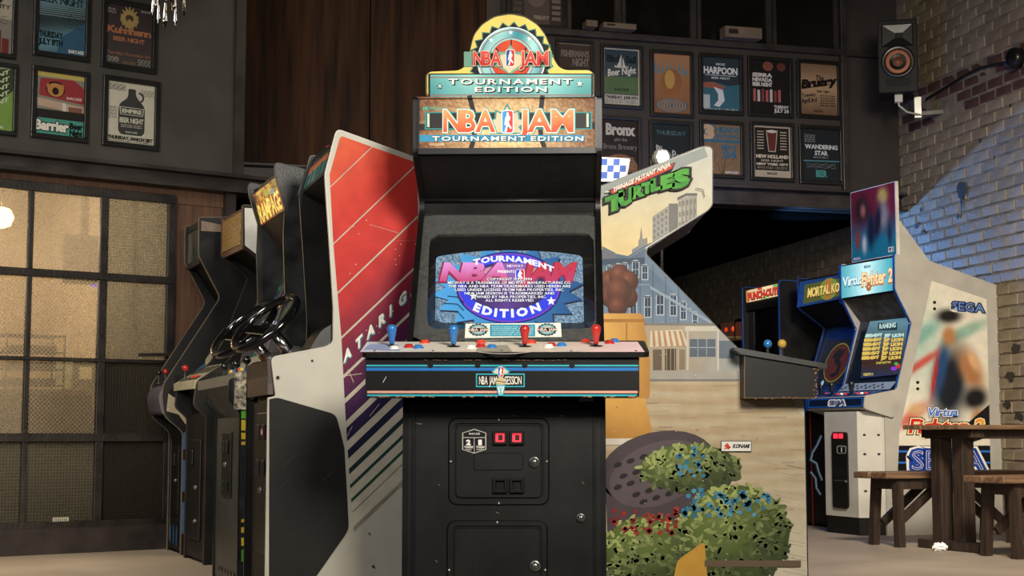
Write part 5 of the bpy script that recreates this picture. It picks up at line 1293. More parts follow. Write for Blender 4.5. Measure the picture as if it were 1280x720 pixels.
Ab.text('SEGA', .44, .10, .56, .18, '#3f6a8a', bold=.05)
Ab.text('Virtua', .05, .38, .42, .66, '#2a5a78', bold=.06, shear=.02); Ab.text('Virtua', .05, .36, .42, .64, '#e8fbfb', bold=.02, shear=.02)
Ab.text('Fighter 2', .40, .34, .95, .74, '#a8642c', bold=.08, shear=.02); Ab.text('Fighter 2', .40, .32, .95, .72, '#ffd9a0', bold=.03, shear=.02)
MQV = glow('teal_marquee', 1.15, .05, 40); A.build('marquee_art', MQV, VC); Ab.build('marquee_lettering', MQV, VC)
board('speaker_panel', pm('mottled_speaker_panel', '#4a4640', .5, var=.35, scale=14), VC, VW + .018, -.018, (.12, 1.665), (.26, 1.50), .01)
# monitor
outer = [(1064, 496), (1087, 404), (1139, 396), (1120, 488)]; mid = [(1070, 482), (1084, 408), (1134, 402), (1117, 476)]
pB = ((.09, 1.0), (.235, 1.47))
board('monitor_surround', pm('dark_blue_surround', '#16212e', .35), VC, VW + .018, -.018, (.10, 1.0), (.26, 1.50), .01)
mp_, nM = planar(VF, (.085, 1.0), (.245, 1.50)); A = Art(mp_, nM, base=.003)
sc = [(1076, 473), (1079, 430), (1088, 402), (1137, 397), (1132, 430), (1124, 468)]
def vsc(x, y): return mixc('#5f8a9a', '#2a1c14', max(0, min(1, (y - 405) / 50))) if y < 448 else mixc('#3a2016', '#16306a', max(0, min(1, (y - 455) / 22)))
A.clip = [sc]; A.rect(1070, 392, 1142, 480, vsc, nx=6, ny=14)
A.rect(1098, 404, 1122, 413, '#16323a'); A.text('RANKING', 1100, 405.5, 1120, 411, '#bfe0d8', bold=.05, slope=-.1)
for r in range(6):
    y = 418 + r * 5.6
    for c_, (x0, x1) in enumerate(((1084, 1087), (1089, 1103), (1106, 1113), (1116, 1130))):
        A.text(['1', '04567', 'JEF', 'LION'][c_], x0 - r * .8, y, x1 - r * .8, y + 3.6, '#e8c35a' if r else '#bfe0d8', bold=.08, slope=-.08, up=(c_ == 0))
A.text('START BUTTON', 1096, 453, 1114, 455.5, '#d8c35a', bold=.04, slope=-.08)
A.ell(1118, 461, 4, 2.6, '#8a3ad8', n=10); A.ell(1124, 458, 4, 3, '#c9362c', n=10); A.ell(1121, 455, 2.5, 2, '#3ab84a', n=10)
A.text('CREDITS 0', 1080, 467, 1092, 470, '#d8c35a', bold=.04, slope=-.05)
A.clip = None; A.build('monitor_screen', glow('ranking_screen', .95, .15, 90), VC)
mpk, nk = planar(VF, (.06, .99), (.12, 1.05))
A = Art(lambda x, y: (x, .06 + (y - .99), y), (0, -.7, .7), base=.004); A.rect(VW + .02, .99, -.02, 1.045, '#8a9aa8')
for k in range(16): A.rect(VW + .03 + .034 * k, 1.0 + (k % 3) * .01, VW + .055 + .034 * k, 1.012 + (k % 3) * .01, '#232a34', up=(k == 0))
A.build('instruction_strip', INK, VC)
# side art
A = Art(lambda x, y: (0,) + vsd(x, y), (1, 0, 0))
fld = [(1164.5, 351), (1233, 374), (1237, 535), (1238, 588), (1122, 588), (1124, 541)]
A.clip = [fld]
def pap(x, y):
    t = math.exp(-((x - 1150) ** 2 / 900 + (y - 430) ** 2 / 2500)); return mixc('#d9d2c0', '#8fb0a6', t * .6)
A.rect(1115, 345, 1242, 592, pap, nx=14, ny=24)
# soft airbrushed colour field
def field(bg, spots):
    def f(x, y):
        c = bg(x, y) if callable(bg) else hx(bg)
        for (cx, cy, rx, ry, ro, col) in spots:
            cr, sr = math.cos(math.radians(ro)), math.sin(math.radians(ro)); dx, dy = x - cx, y - cy; u, v = (dx * cr + dy * sr) / rx, (-dx * sr + dy * cr) / ry
            r = u * u + v * v
            if r < 4: c = mixc(c, col, max(0, min(1, 1.6 * math.exp(-r * 1.3) - .08)))
        return c
    return f
A.rect(1118, 348, 1240, 560, field(pap, [(1150, 420, 34, 10, -35, '#7fa89c'), (1205, 415, 34, 8, -25, '#8fae9c'), (1150, 455, 34, 5, -35, '#b8544a'), (1140, 520, 24, 8, -40, '#c9695a'), (1186, 395, 16, 9, 0, '#1f1d1c'), (1188, 480, 22, 48, 8, '#1d2028'), (1176, 462, 8, 36, 10, '#27456f'), (1168, 470, 3, 30, 8, '#a32f2c'), (1213, 462, 14, 28, -25, '#a3714a'), (1217, 452, 6, 14, -25, '#d0a478'), (1219, 498, 16, 14, -20, '#1d1c1e'), (1223, 525, 9, 14, 0, '#a8744c'), (1146, 512, 12, 8, -10, '#c9a078'), (1186, 420, 9, 13, 0, '#a8764c')]), nx=44, ny=80)
for x, y in ((1168, 378), (1168, 386), (1147, 478), (1147, 486)): A.ell(x, y, 2, 2, '#1b1b1b')
A.poly([(1195, 541), (1237, 505), (1238, 545), (1195, 560)], '#1b1b1d')
A.poly([(1122, 557), (1238, 557), (1238, 589), (1122, 589)], '#14151b')
A.rect(1122, 563, 1238, 565.5, '#2f6ac0'); A.rect(1122, 577, 1238, 579.5, '#2f6ac0')
A.text('SEGA', 1190, 377, 1230, 387.5, '#d8d2c2', bold=.16, slope=.08); A.text('SEGA', 1190, 377, 1230, 387.5, '#1d2c5a', bold=.1, slope=.08); A.text('SEGA', 1190, 377, 1230, 387.5, '#6a8ac0', bold=.0, slope=.08)
A.text('Virtua', 1158, 510, 1196, 520, '#1a1a22', bold=.12, shear=.25); A.text('Virtua', 1158, 510, 1196, 520, '#e8e8f0', bold=.08, shear=.25); A.text('Virtua', 1158, 510, 1196, 520, '#2f6ac0', bold=.02, shear=.25)
A.text('Fighter 2', 1136, 524, 1228, 541, '#17130f', bold=.12, shear=.2); A.text('Fighter 2', 1136, 524, 1228, 541, '#f0e0b0', bold=.08, shear=.2)
A.text('Fighter 2', 1136, 524, 1228, 541, lambda x, y: mixc('#c0281f', '#e8a83a', max(0, min(1, (x - 1190) / 40))), bold=.03, shear=.2)
A.text('SEGA', 1139, 563, 1229, 587, '#e8e4d8', bold=.16); A.text('SEGA', 1139, 563, 1229, 587, '#1c3f9a', bold=.09); A.text('SEGA', 1139, 563, 1229, 587, '#e8e4d8', bold=-.005); A.text('SEGA', 1139, 563, 1229, 587, '#1c3f9a', bold=-.02)
A.clip = None; A.build('side_art', INK, VC)
# topper
tpo = thing('topper_sign', 'upright maroon and teal header board standing on the grey cabinet', 'sign', VF, None)
f_ = lambda px, py: vfr(px, py, .13)
a, b_ = f_(1063, 237), f_(1119, 225); z0 = 1.925; 
MB().prism([(a[0], z0), (b_[0], z0), (b_[0], 2.44), (a[0], 2.44)], lambda x, z, t: (x, t, z), .13, .155).build('board', pm('topper_white_edge', '#c9c5ba', .5), tpo)
A = Art(lambda x, y: (a[0] + (b_[0] - a[0]) * x, .13, 2.44 - (2.44 - z0) * y), (0, -1, 0), base=.001)
A.rect(.01, .01, .985, .99, field(lambda x, y: mixc('#6a1c26', '#1f6f78', max(0, min(1, (y - .35) / .4))), [(.25, .28, .17, .2, 0, '#2a1d1a'), (.28, .3, .06, .1, 0, '#9a5a44'), (.72, .16, .12, .13, 0, '#b89a4a'), (.72, .42, .13, .2, 0, '#8a7f74'), (.45, .6, .08, .26, 0, '#16202e'), (.15, .7, .06, .15, 0, '#8a3a34'), (.6, .5, .08, .25, 10, '#221c26'), (.86, .68, .05, .18, 0, '#2a2f3c'), (.3, .78, .05, .14, 0, '#c9b8a0')]), nx=26, ny=44)
A.text('SEGA', .04, .94, .2, .97, '#e8c0c0', bold=.04); A.rect(.82, .88, .94, .95, '#d8d2c0'); A.text('VF 2', .83, .895, .93, .935, '#1a1a1a', bold=.05)
A.build('header_art', INK, tpo)
MB().prism([(.155, 1.925), (.155, 2.17), (.40, 1.89)], lambda d, z, t: (t, d, z), b_[0] - .02, b_[0]).build('brace', VS, tpo)
MB().prism([(.155, 1.925), (.155, 2.17), (.40, 1.89)], lambda d, z, t: (t, d, z), a[0], a[0] + .02).build('brace', VS, tpo)

# fighting cabinet with blue shroud
KF = Fr((2.42, 11.15), -71.1); kfr = lambda px, py, d: KF.front(px, py, d)
KC = thing('arcade_cabinet', 'arcade cabinet with blue shroud and dark green marquee, behind the pale grey one', 'arcade machine', KF, 'arcade cabinets')
o_ = [(-.02, 0), (-.02, .80), (-.12, .84), (-.12, .93), (.06, 1.03), (.22, 1.50), (.0, 1.65), (-.01, 1.885), (.5, 1.86), (.75, 1.8), (.75, 0)]
ol = rnd(o_, [0, .02, .02, .02, .02, .02, .015, .02, .03, .03, 0], 3)
core = [(.0, .004), (.0, .80), (.1, .95), (.2, 1.0), (.34, 1.44), (.34, 1.52), (.02, 1.67), (.015, 1.87), (.72, 1.78), (.72, .004)]
shell(KC, ol, -.62, 0, BLK, BLT, core=core)
A = Art(lambda x, y: (kfr(x, y, -.0)[0], -.0, kfr(x, y, 0)[1]), (0, -1, 0), base=.014)
kq = [(1002, 352.5), (1056, 342.5), (1056, 373), (998, 384.5)]
A.poly(kq, lambda x, y: mixc('#123c80', '#1a2f50', (x - 1000) / 50)); A.poly([(1008, 356), (1056, 347), (1056, 369), (1006, 380)], '#4f5a24')
LK = lambda s, t: tuple((kq[0][k] * (1 - s) + kq[1][k] * s) * (1 - t) + (kq[3][k] * (1 - s) + kq[2][k] * s) * t for k in (0, 1))
Ab = Art(lambda s, t: (kfr(*LK(s, t), 0)[0], 0, kfr(*LK(s, t), 0)[1]), (0, -1, 0), base=.016)
Ab.ell(.68, .5, .22, .44, '#7a8a34', n=14); Ab.text('II', .62, .1, .72, .9, '#c9602c', bold=.0); Ab.text('MORTAL KOMBAT', .22, .34, 1.25, .70, '#5a2a14', bold=.08, sp=.04); Ab.text('MORTAL KOMBAT', .22, .33, 1.25, .68, '#f2cf74', bold=.04, sp=.04)
MK_ = glow('fighting_marquee', .9, .1, 40); A.build('marquee_art', MK_, KC); Ab.build('marquee_lettering', MK_, KC)
BSH = pm('blue_shroud', '#123a78', .35, var=.2)
board('speaker_panel', BLK, KC, -.602, -.018, (.005, 1.655), (.24, 1.50), .01); board('monitor_shroud', BSH, KC, -.602, -.018, (.06, 1.0), (.24, 1.50), .01)
A = Art(lambda x, y: (x, .06 + (y - 1.0) * .36, y), (0, -.94, .34), base=.004)
A.poly(rrect(-.56, -.06, 1.05, 1.40, .04), lambda x, y: mixc('#0c1c3c', '#0a1020', .5)); A.ell(-.30, 1.22, .17, .15, '#8a8a2c', n=30); A.ell(-.30, 1.22, .16, .14, '#5a2420', n=30)
dg = [(-.36, 1.30), (-.31, 1.33), (-.26, 1.31), (-.22, 1.33), (-.245, 1.27), (-.27, 1.25), (-.22, 1.20), (-.23, 1.13), (-.30, 1.10), (-.36, 1.13), (-.32, 1.14), (-.27, 1.15), (-.27, 1.19), (-.33, 1.22), (-.36, 1.26), (-.40, 1.25)]
A.poly(dg, '#141018'); A.ell(-.42, 1.07, .02, .02, '#bfe4ff', n=10)
A.build('monitor_screen', glow('fighting_screen', .55, .2, 60), KC)
MB().prism(rnd([(-.13, .85), (-.13, .935), (.08, 1.03), (.08, .9)], .01, 2), lambda a, b, t: (t, a, b), -.63, .01).build('control_panel', BSH, KC)
for u in (-.5, -.2): bat(KC, (u, -.06, .97), '#1a1a1a', 1.0)
for k in range(6): button(KC, (-.44 + .04 * (k % 3) + .28 * (k // 3), -.04, .98), ['#c9362c', '#2f6ab8', '#c9362c'][k % 3], r=.012)
LX = box('front_panel', BLK, KC, -.60, .03, -.055, -.02, .03, .80)
A = Art(lambda x, y: (kfr(x, y, -.055)[0], -.055, kfr(x, y, -.055)[1]), (0, -1, 0), base=.001)
A.line([(1012.5, 515), (1014, 560), (1017, 664)], 1.3, '#b03024')
lt = [(1027, 545), (1022, 556), (1016, 566), (1014, 575), (1021, 579), (1024, 590), (1028, 600)]
A.line([(x - .6, y) for x, y in lt], 3.6, '#4a7a88'); A.line(lt, 1.8, '#cfeaf0'); A.line([(1014, 590), (1020, 598), (1021, 610), (1026, 618)], 3.4, '#4a7a88'); A.line([(1014, 590), (1020, 598), (1021, 610), (1026, 618)], 1.6, '#cfeaf0')
A.build('lightning_art', INK, KC)

# boxing cabinet
OF = Fr((2.12, 12.0), -71.1); ofr = lambda px, py, d=0: OF.front(px, py, d)
OC = thing('arcade_cabinet', 'plain black arcade cabinet with small cream and red boxing marquee and edges tinted for blue light', 'arcade machine', OF, 'arcade cabinets')
o_ = [(0, 0), (0, .80), (-.12, .86), (-.12, .95), (0, 1.02), (0, 1.90), (.62, 1.88), (.70, 1.8), (.70, 0)]
ol = rnd(o_, [0, .02, .02, .02, .02, .03, .05, .03, 0], 3)
core = [(.03, .004), (.03, .95), (.15, 1.0), (.22, 1.68), (.03, 1.70), (.03, 1.87), (.66, 1.8), (.66, .004)]
shell(OC, ol, -.64, 0, BLK, BLT, core=core)
oq = [(933, 363.5), (975, 354), (975, 369.5), (933.5, 378.5)]
LO = lambda s, t: tuple((oq[0][k] * (1 - s) + oq[1][k] * s) * (1 - t) + (oq[3][k] * (1 - s) + oq[2][k] * s) * t for k in (0, 1))
A = Art(lambda s, t: (ofr(*LO(s, t), .02)[0], .02, ofr(*LO(s, t), .02)[1]), (0, -1, 0), base=.003)
A.rect(0, 0, 1, 1, lambda x, y: mixc('#f6e0b0', '#d9a06a', abs(x - .6)), nx=8); A.rect(.0, .0, .06, 1, '#c98a4a'); A.rect(.8, .02, .95, .2, '#6ab84a'); A.rect(.45, .82, .62, .98, '#6ab84a'); A.rect(.34, .0, .48, .18, '#c9482c')
A.text('PUNCH-OUT!!', .06, .30, .97, .84, '#5a1a14', bold=.1, sp=.04); A.text('PUNCH-OUT!!', .06, .28, .97, .80, '#d83a2c', bold=.04, sp=.04)
A.build('marquee_art', glow('boxing_marquee', 1.0, .1, 40), OC)
board('dark_glass', pm('smoked_glass', '#0c0b0a', .08, spec=.8), OC, -.62, -.02, (.05, 1.0), (.05, 1.69), .01)
MB().prism(rnd([(-.13, .87), (-.13, .95), (.03, 1.02), (.03, .9)], .01, 2), lambda a, b, t: (t, a, b), -.64, 0).build('control_panel', BLKP, OC)
box('front_panel', BLK, OC, -.62, -.02, .0, .02, .02, .86); ball(OC, (-.4, -.06, .98), '#1a1a1a')

# small red-lit cabinet beyond it
EF = Fr((1.93, 13.1), -72); efr = lambda px, py, d=0: EF.front(px, py, d)
EC = thing('arcade_cabinet', 'low distant cabinet with two red lights in its dim marquee, left of the boxing cabinet', 'arcade machine', EF, 'arcade cabinets')
zt = efr(915, 402)[1]; zb_ = efr(915, 425)[1]
ol = rnd([(0, 0), (0, .8), (-.1, .85), (-.1, .93), (.05, .98), (.2, zb_ - .1), (.0, zb_), (.0, zt + .02), (.6, zt + .02), (.6, 0)], [0, .02, .02, .02, .02, .02, .01, .03, .03, 0], 3)
shell(EC, ol, -.66, 0, BLK, RUB, cin=.03)
eq = [(903, 405), (926, 402), (926, 424), (903, 426)]
A = Art(lambda x, y: (efr(x, y, 0)[0], 0, efr(x, y, 0)[1]), (0, -1, 0), base=.002)
A.poly([(901, 404), (930, 402), (930, 425), (902, 427)], mix4('#6a3420', '#2c1a12')); A.ell(908, 412, 2.2, 3, '#e8401f', n=10); A.ell(917, 411, 2.4, 3.4, '#f0502a', n=10); A.rect(903, 420, 927, 423, '#5a4a2c')
A.build('marquee_art', glow('red_marquee', .9, .3, 60), EC)

# racing cabinet behind the centre one, checkered header
GF = Fr((.62, 7.62), 8); gfr = lambda px, py, d=0: GF.front(px, py, d)
RG = thing('arcade_cabinet', 'cabinet behind the centre one, only its blue and white checkered header shows', 'arcade machine', GF, 'arcade cabinets')
zc_ = gfr(780, 224)[1]; zt = gfr(780, 197)[1]
ol = rnd([(0, 0), (0, .8), (-.1, .88), (0, 1.0), (.25, 1.45), (.02, 1.6), (.02, zc_), (.6, zc_), (.6, 0)], .02, 3)
shell(RG, ol, -.62, .0, BLK, RUB, cin=.03)
a = gfr(700, 197)[0]; b_ = gfr(789, 199)[0]
MB().prism(rnd([(a, zc_ - .01), (gfr(784, 223)[0], zc_ - .01), (b_, zt), (a, zt + .01)], .01, 3), lambda x, z, t: (x, t, z), .02, .04).build('header_board', pm('header_board', '#d8d8de', .4), RG)
A = Art(lambda x, y: (gfr(x, y, .02)[0], .02, gfr(x, y, .02)[1]), (0, -1, 0), base=.001)
A.up()
for i in range(-5, 6):
    for j in range(3):
        x0 = 744 + i * 7.7; y0 = 198.5 + j * 8.2; A.poly([(x0, y0), (x0 + 7.7, y0), (x0 + 7.1, y0 + 8.2), (x0 - .6, y0 + 8.2)], '#3f62b8' if (i + j) % 2 else '#e8e8f0', up=False) if x0 < 782 else None
A.build('checker_art', INK, RG)
# ============================================================ FURNITURE
OAK = wood('worn_oak', '#7d6148', '#4a3626', .55, (1.2, 16, 16), 3, .3)
DKO = wood('dark_stained_oak', '#3a2a20', '#1f1712', .55, (14, 14, 1.5), 3, .3)
TBF = Fr((2.64, 9.16), 24.8)
tb = thing('trestle_table', 'dark wooden trestle table with two posts between the two benches', 'table', TBF)
for k in range(3): box('top_plank', OAK, tb, -.167 + random.uniform(0, .006), 1.02, -.25 + .1675 * k, -.25 + .1675 * k + .163, .715, .742, .003)
box('apron', DKO, tb, -.04, .95, -.2, -.16, .66, .714); box('apron', DKO, tb, -.04, .95, .16, .2, .66, .714)
box('cleat', DKO, tb, -.05, .05, -.22, .22, .665, .7145, .004)
for y in (-.095, .095): box('post', DKO, tb, -.05, .04, y - .045, y + .045, .05, .665, .004)
box('foot', DKO, tb, -.06, .05, -.27, .27, 0, .055, .008)
box('cleat', DKO, tb, .8, .9, -.22, .22, .665, .7145, .004)
for y in (-.095, .095): box('post', DKO, tb, .8, .89, y - .045, y + .045, .05, .665, .004)
box('foot', DKO, tb, .79, .9, -.27, .27, 0, .055, .008)
def bench(name, O, label, L=1.05):
    f = Fr(O, 24.8); b = thing('bench', label, 'bench', f, group='wooden benches')
    for y0, y1 in ((-.15, -.003), (.003, .15)): box('seat_plank', OAK, b, -.13 + (.02 if y0 < 0 else 0), L, y0, y1, .415, .455, .006)
    for x in (.0, L - .16):
        for s in (-1, 1): MB().bar((x, s * .125, 0), (x + .01, s * .10, .415), .05, .05, (1, 0, 0)).build('leg', DKO, b)
        box('cross_rail', DKO, b, x - .02, x + .03, -.11, .11, .35, .415)
    for s in (-1, 1):
        box('side_rail', DKO, b, .03, L - .15, s * .105 - .018, s * .105 + .018, .35, .414)
        MB().bar((.03, s * .07, .14), (.36, s * .07, .38), .05, .03, (0, 1, 0)).build('brace', DKO, b)
        MB().bar((L - .19, s * .07, .14), (L - .5, s * .07, .38), .05, .03, (0, 1, 0)).build('brace', DKO, b)
    return b
bench('bench', (2.313, 9.485), 'worn wooden bench in front of the grey cabinet, left of the table')
bench('bench', (2.745, 8.62), 'worn wooden bench at the right edge, nearest the camera')
# crumpled paper at the table foot
v = atZ(1174, 687); random.seed(3)
bmx = bmesh.new(); bmesh.ops.create_icosphere(bmx, subdivisions=3, radius=.03)
for q in bmx.verts:
    n = q.co.normalized(); q.co *= .72 + .5 * abs(math.sin(n.x * 7 + n.y * 3) * math.cos(n.z * 6 - n.y * 5)); q.co.x *= 1.5
    q.co.z = max(q.co.z * .9, -.02)
me = bpy.data.meshes.new('crumpled_paper'); bmx.to_mesh(me); bmx.free(); me.materials.append(pm('white_paper', '#e8e6e0', .8, var=.02))
o = bpy.data.objects.new('crumpled_paper', me); COL.objects.link(o); o.location = (v.x - .02, v.y - .09, .021); tag(o, 'crumpled white paper on the floor by the table foot', 'paper')

# ============================================================ LOUDSPEAKER
SPF = Fr((atY(1097, 60, 11.3).x, 11.3), -14); sfr = lambda px, py, d=0: SPF.front(px, py, d)
spk = thing('loudspeaker', 'dark loudspeaker with copper cone mounted high by the brick wall', 'speaker', SPF)
z1, z0 = sfr(1110, 25)[1], sfr(1110, 116)[1]; w_ = sfr(1147, 60)[0]
SPM = pm('speaker_black', '#191715', .6, spec=.25, bump=.05)
box('speaker_body', SPM, spk, 0, w_, 0, .28, z0, z1, .008)
cx, czt, czw, czp = w_ / 2, z1 - (z1 - z0) * .22, z1 - (z1 - z0) * .58, z0 + (z1 - z0) * .14
hb = MB(); rr = [(cx + a * .115, czt + b * .085) for a, b in ((-1, -1), (1, -1), (1, 1), (-1, 1))]; ri = [(cx + .01 + a * .03, czt + b * .02) for a, b in ((-1, -1), (1, -1), (1, 1), (-1, 1))]
hb.ring([(a, -.004, b) for a, b in rr], [(a, -.012, b) for a, b in [(cx + (x - cx) * .95, czt + (z - czt) * .93) for x, z in rr]]); hb.ring([(a, -.012, b) for a, b in [(cx + (x - cx) * .95, czt + (z - czt) * .93) for x, z in rr]], [(a, -.001, b) for a, b in ri]); hb.build('tweeter_horn', BLKP, spk)
MB().lathe([(.125, -.003), (.125, .008), (.11, .012), (.10, .006)], (cx, -.0, czw), (0, -1, 0), 28).build('woofer_ring', BLKP, spk)
cone = MB().lathe([(.10, .005), (.085, .008), (.05, .003), (.04, .003), (.03, .012), (0, .018)], (cx, -.001, czw), (0, -1, 0), 28).build('woofer_cone', pm('copper_cone', '#7a4a30', .45, metal=.5), spk)
MB().prism(rrect(cx - .09, cx + .09, czp - .03, czp + .03, .028), lambda a, b, t: (a, -t, b), .0, .006).build('bass_port', pm('port_black', '#080808', .8), spk)
box('bracket_plate', SIL, spk, w_ * .9, w_ * .9 + .05, .2, .23, z0 - .16, z0)
MB().bar((w_ * .9 + .025, .215, z0 - .13), (w_ + .32, .30, z0 - .10), .03, .03).build('bracket_arm', SIL, spk)
MB().tube([(cx, .1, z0), (cx, .1, z0 - .08), (cx + .06, .12, z0 - .13), (cx + .16, .2, z0 - .14), (cx + .2, .22, z0 - .13)], .008, 6).build('cable', pm('white_cable', '#b8b0a2', .5), spk)
box('plug', pm('white_cable', '#b8b0a2', .5), spk, cx - .03, cx + .03, .07, .13, z0 - .06, z0, .005)

# ============================================================ CRYSTAL PENDANTS (chandelier mostly above the frame)
CHY = 5.4
chd = thing('chandelier', 'crystal chandelier whose pendants hang into the top left of the view', 'chandelier', loc=(atY(208, 0, CHY).x, CHY, 0))
cz = atY(208, 0, CHY).z
GLS = glassm('crystal', '#f4ead8'); BRS = pm('aged_brass', '#8a6a34', .3, metal=1)
for (rr_, zz) in ((.16, cz + .16), (.07, cz + .10)): MB().tube([(rr_ * math.cos(a * math.pi / 12), rr_ * math.sin(a * math.pi / 12), zz) for a in range(24)], .007, 6, True).build('ring', BRS, chd)
for a in range(4): MB().tube([(0, 0, cz + .4), (.06 * math.cos(a * 1.57), .06 * math.sin(a * 1.57), cz + .3), (.16 * math.cos(a * 1.57), .16 * math.sin(a * 1.57), cz + .16)], .006, 6).build('arm', BRS, chd)
MB().tube([(0, 0, cz + .08), (0, 0, 4.7)], .008, 6).build('stem', BRS, chd)
def px2(px, py): v = atY(px, py, CHY); return v.x - chd.location.x, v.z
for i, (px, y0, y1, w_) in enumerate(((187, -14, 16, 3), (190, -4, 3, 3), (197, -10, 29, 4.5), (201, -6, 16, 4.5), (207, -10, 35, 6), (208, -10, 8, 4), (216, -8, 29, 4.5), (222.5, -6, 17, 4.5), (229, -10, 18, 4.5), (219, -12, 8, 4), (193, -16, 10, 3.5))):
    x, za_ = px2(px, y0); _, zb_ = px2(px, y1); r = w_ / 2 * CHY / F; h = za_ - zb_; yy = [.05, -.05, .02, -.06, 0, .08][i % 6]
    prof = [(.001, za_), (r * .6, za_ - h * .1), (r * .45, za_ - h * .3), (r, za_ - h * .8), (r * .5, za_ - h * .95), (.0, zb_)]
    MB().lathe([(a, b - zb_) for a, b in prof][::-1], (x, yy, zb_), (0, 0, 1), 6, smooth=False).build('crystal', GLS, chd)
    for q in range(2): MB().lathe([(0, 0), (.006, .006), (.006, .01), (0, .016)], (x, yy, za_ + .002 + q * .018), (0, 0, 1), 6, smooth=False).build('bead', GLS, chd)
    MB().tube([(x, yy, za_ + .03), (x * .9, yy * .9, cz + .16)], .0015, 4).build('wire', BRS, chd)

# ============================================================ STUDIO LAMP behind the four-player cabinet
FY = 7.3; vF = atY(828, 197, FY)
fl_ = thing('studio_lamp', 'bright bare studio lamp on a thin stand behind the street scene cabinet', 'lamp', loc=(vF.x, FY, 0))
zF = vF.z
MB().lathe([(0, -.03), (.018, -.026), (.03, 0), (.018, .026), (0, .03)], (0, -.02, zF), (0, 0, 1), 14).build('bulb', emit('flash_bulb', '#fff6d8', 260), fl_)
MB().lathe([(.05, 0), (.055, .03), (.04, .14), (0, .14)], (0, .03, zF), (0, 1, 0), 16).build('lamp_head', BLKP, fl_)
MB().tube([(0, .09, zF - .02), (0, .09, .9)], .009, 8).build('stand_tube', BLKM, fl_); MB().tube([(0, .09, .95), (0, .09, .12)], .013, 8).build('stand_tube', SIL, fl_)
for a in (90, 210, 330): MB().tube([(0, .09, .40), (.30 * math.cos(math.radians(a)), .09 + .30 * math.sin(math.radians(a)), .006)], .008, 6).build('leg', SIL, fl_)
point('studio_lamp_light', (vF.x, FY - .02, zF + .02), 28, (1, .93, .75), .03)

# ============================================================ FRAMED POSTERS
FRM = pm('black_frame', '#12110f', .35)
def poster(fr, d, q, title, label, draw, bg='#8a7a62', group='framed beer posters', inn=.085):
    """q: four photo corners of the frame (tl, tr, br, bl) -> rectangle on the wall"""
    P = [fr.front(x, y, d) for x, y in q]
    u0 = (P[0][0] + P[3][0]) / 2; u1 = (P[1][0] + P[2][0]) / 2; zt = (P[0][1] + P[1][1]) / 2; zb = (P[2][1] + P[3][1]) / 2
    t = thing('framed_poster', label, 'poster', loc=fr.M @ Vector(((u0 + u1) / 2, d, zb)), rz=fr.a, group=group)
    w_, h_ = u1 - u0, zt - zb; b = min(w_, h_) * inn; x0, x1 = -w_ / 2, w_ / 2
    for nm, (xa, xb, za, zc) in dict(a=(x0, x1, h_ - b, h_), b=(x0, x1, 0, b), c=(x0, x0 + b, b, h_ - b), d=(x1 - b, x1, b, h_ - b)).items():
        box('frame_rail', FRM, t, xa, xb, -.028, -.0, za, zc, .003)
    W_, H_ = w_ - 2 * b, h_ - 2 * b
    A = Art(lambda x, y: (x0 + b + x * W_, -.006, h_ - b - y * H_), (0, -1, 0), base=.0)
    A.rect(0, 0, 1, 1, bg); draw(A); A.c = [tuple(v * .62 + g * .16 * .8 for v, g in zip(c, (sum(c) / 3,) * 3)) for c in A.c]; A.build('print', INK, t); return t
def scr(A, x0, y0, x1, y1, c, n=3, w_=.006):
    for k in range(n):
        y = y0 + (y1 - y0) * (k + .5) / n; A.line([(x0 + (x1 - x0) * i / 9, y + (y1 - y0) / n * .45 * math.sin(i * 2.3 + k * 1.7 + x0 * 40)) for i in range(10)], w_, c)
def smalltext(A, y0, y1, n, c, x0=.1, x1=.9):
    S = ['SIGNATURE BREWS ON DRAFT ALL NIGHT LONG', 'BARCADE 388 UNION AVE BROOKLYN NEW YORK', 'TWENTY ONE AND OVER CASH ONLY']
    for k in range(n):
        h = (y1 - y0) / n; A.text('BROOKLYN NEW YORK BEER NIGHT'[:24 + k % 3], x0, y0 + h * k, x1, y0 + h * k + h * .55, c)
def d_cut1(A):
    A.rect(0, .55, 1, 1, '#8a8478'); A.text('ity', .35, .12, .9, .28, '#3a2c26', bold=.05, shear=.3); A.text('YORK CITY', .1, .36, .95, .41, '#4a3c34', bold=.03); scr(A, .1, .5, .9, .62, '#3a3430')
    for i, (x, h) in enumerate(((.1, .8), (.25, .72), (.42, .84), (.6, .7), (.78, .8))): A.rect(x, h, x + .16, 1, '#7a2a26', up=(i == 0))
    A.ell(.45, .74, .14, .12, '#7a2a26', n=16)
def d_cut2(A):
    A.poly([(0, 1), (1, .35), (1, 1)], '#7fa83c'); A.poly([(0, .1), (1, 0), (1, .35), (0, .95)], '#3a4a2c')
    for k in range(5): A.text('SIXPOINT', .1, .3 + .11 * k, .9, .36 + .11 * k, '#cfd8a8', bold=.04, slope=-.35)
    A.text('BARCADE', .25, .93, .8, .965, '#e8e8d8', bold=.02)
def d_fish(A):
    A.rect(0, 0, 1, 1, lambda x, y: mixc('#2a3438', '#5f98a8', .5 + .5 * math.sin(y * 9 + x)), ny=20)
    for k in range(8): A.line([(0, .25 + .03 * k), (1, .23 + .03 * k)], .006, '#9ab8c0', up=(k == 0))
    A.poly([(.5, .75), (1, .5), (1, 1), (.4, 1)], '#2a5a78'); A.text("fisherman's", .0, .03, .99, .12, '#e2ddd0', bold=.02); A.text('BEER NIGHT', .04, .17, .96, .27, '#122a30', bold=.03, sp=.03)
    scr(A, .55, .4, .95, .62, '#15262c', 4); A.text('THURSDAY', .03, .70, .52, .78, '#10242c', bold=.06, sp=.04); A.text('JULY 19TH', .03, .81, .52, .89, '#10242c', bold=.06, sp=.04); A.text('BARCADE', .66, .92, .98, .965, '#e8e8e0', bold=.03)
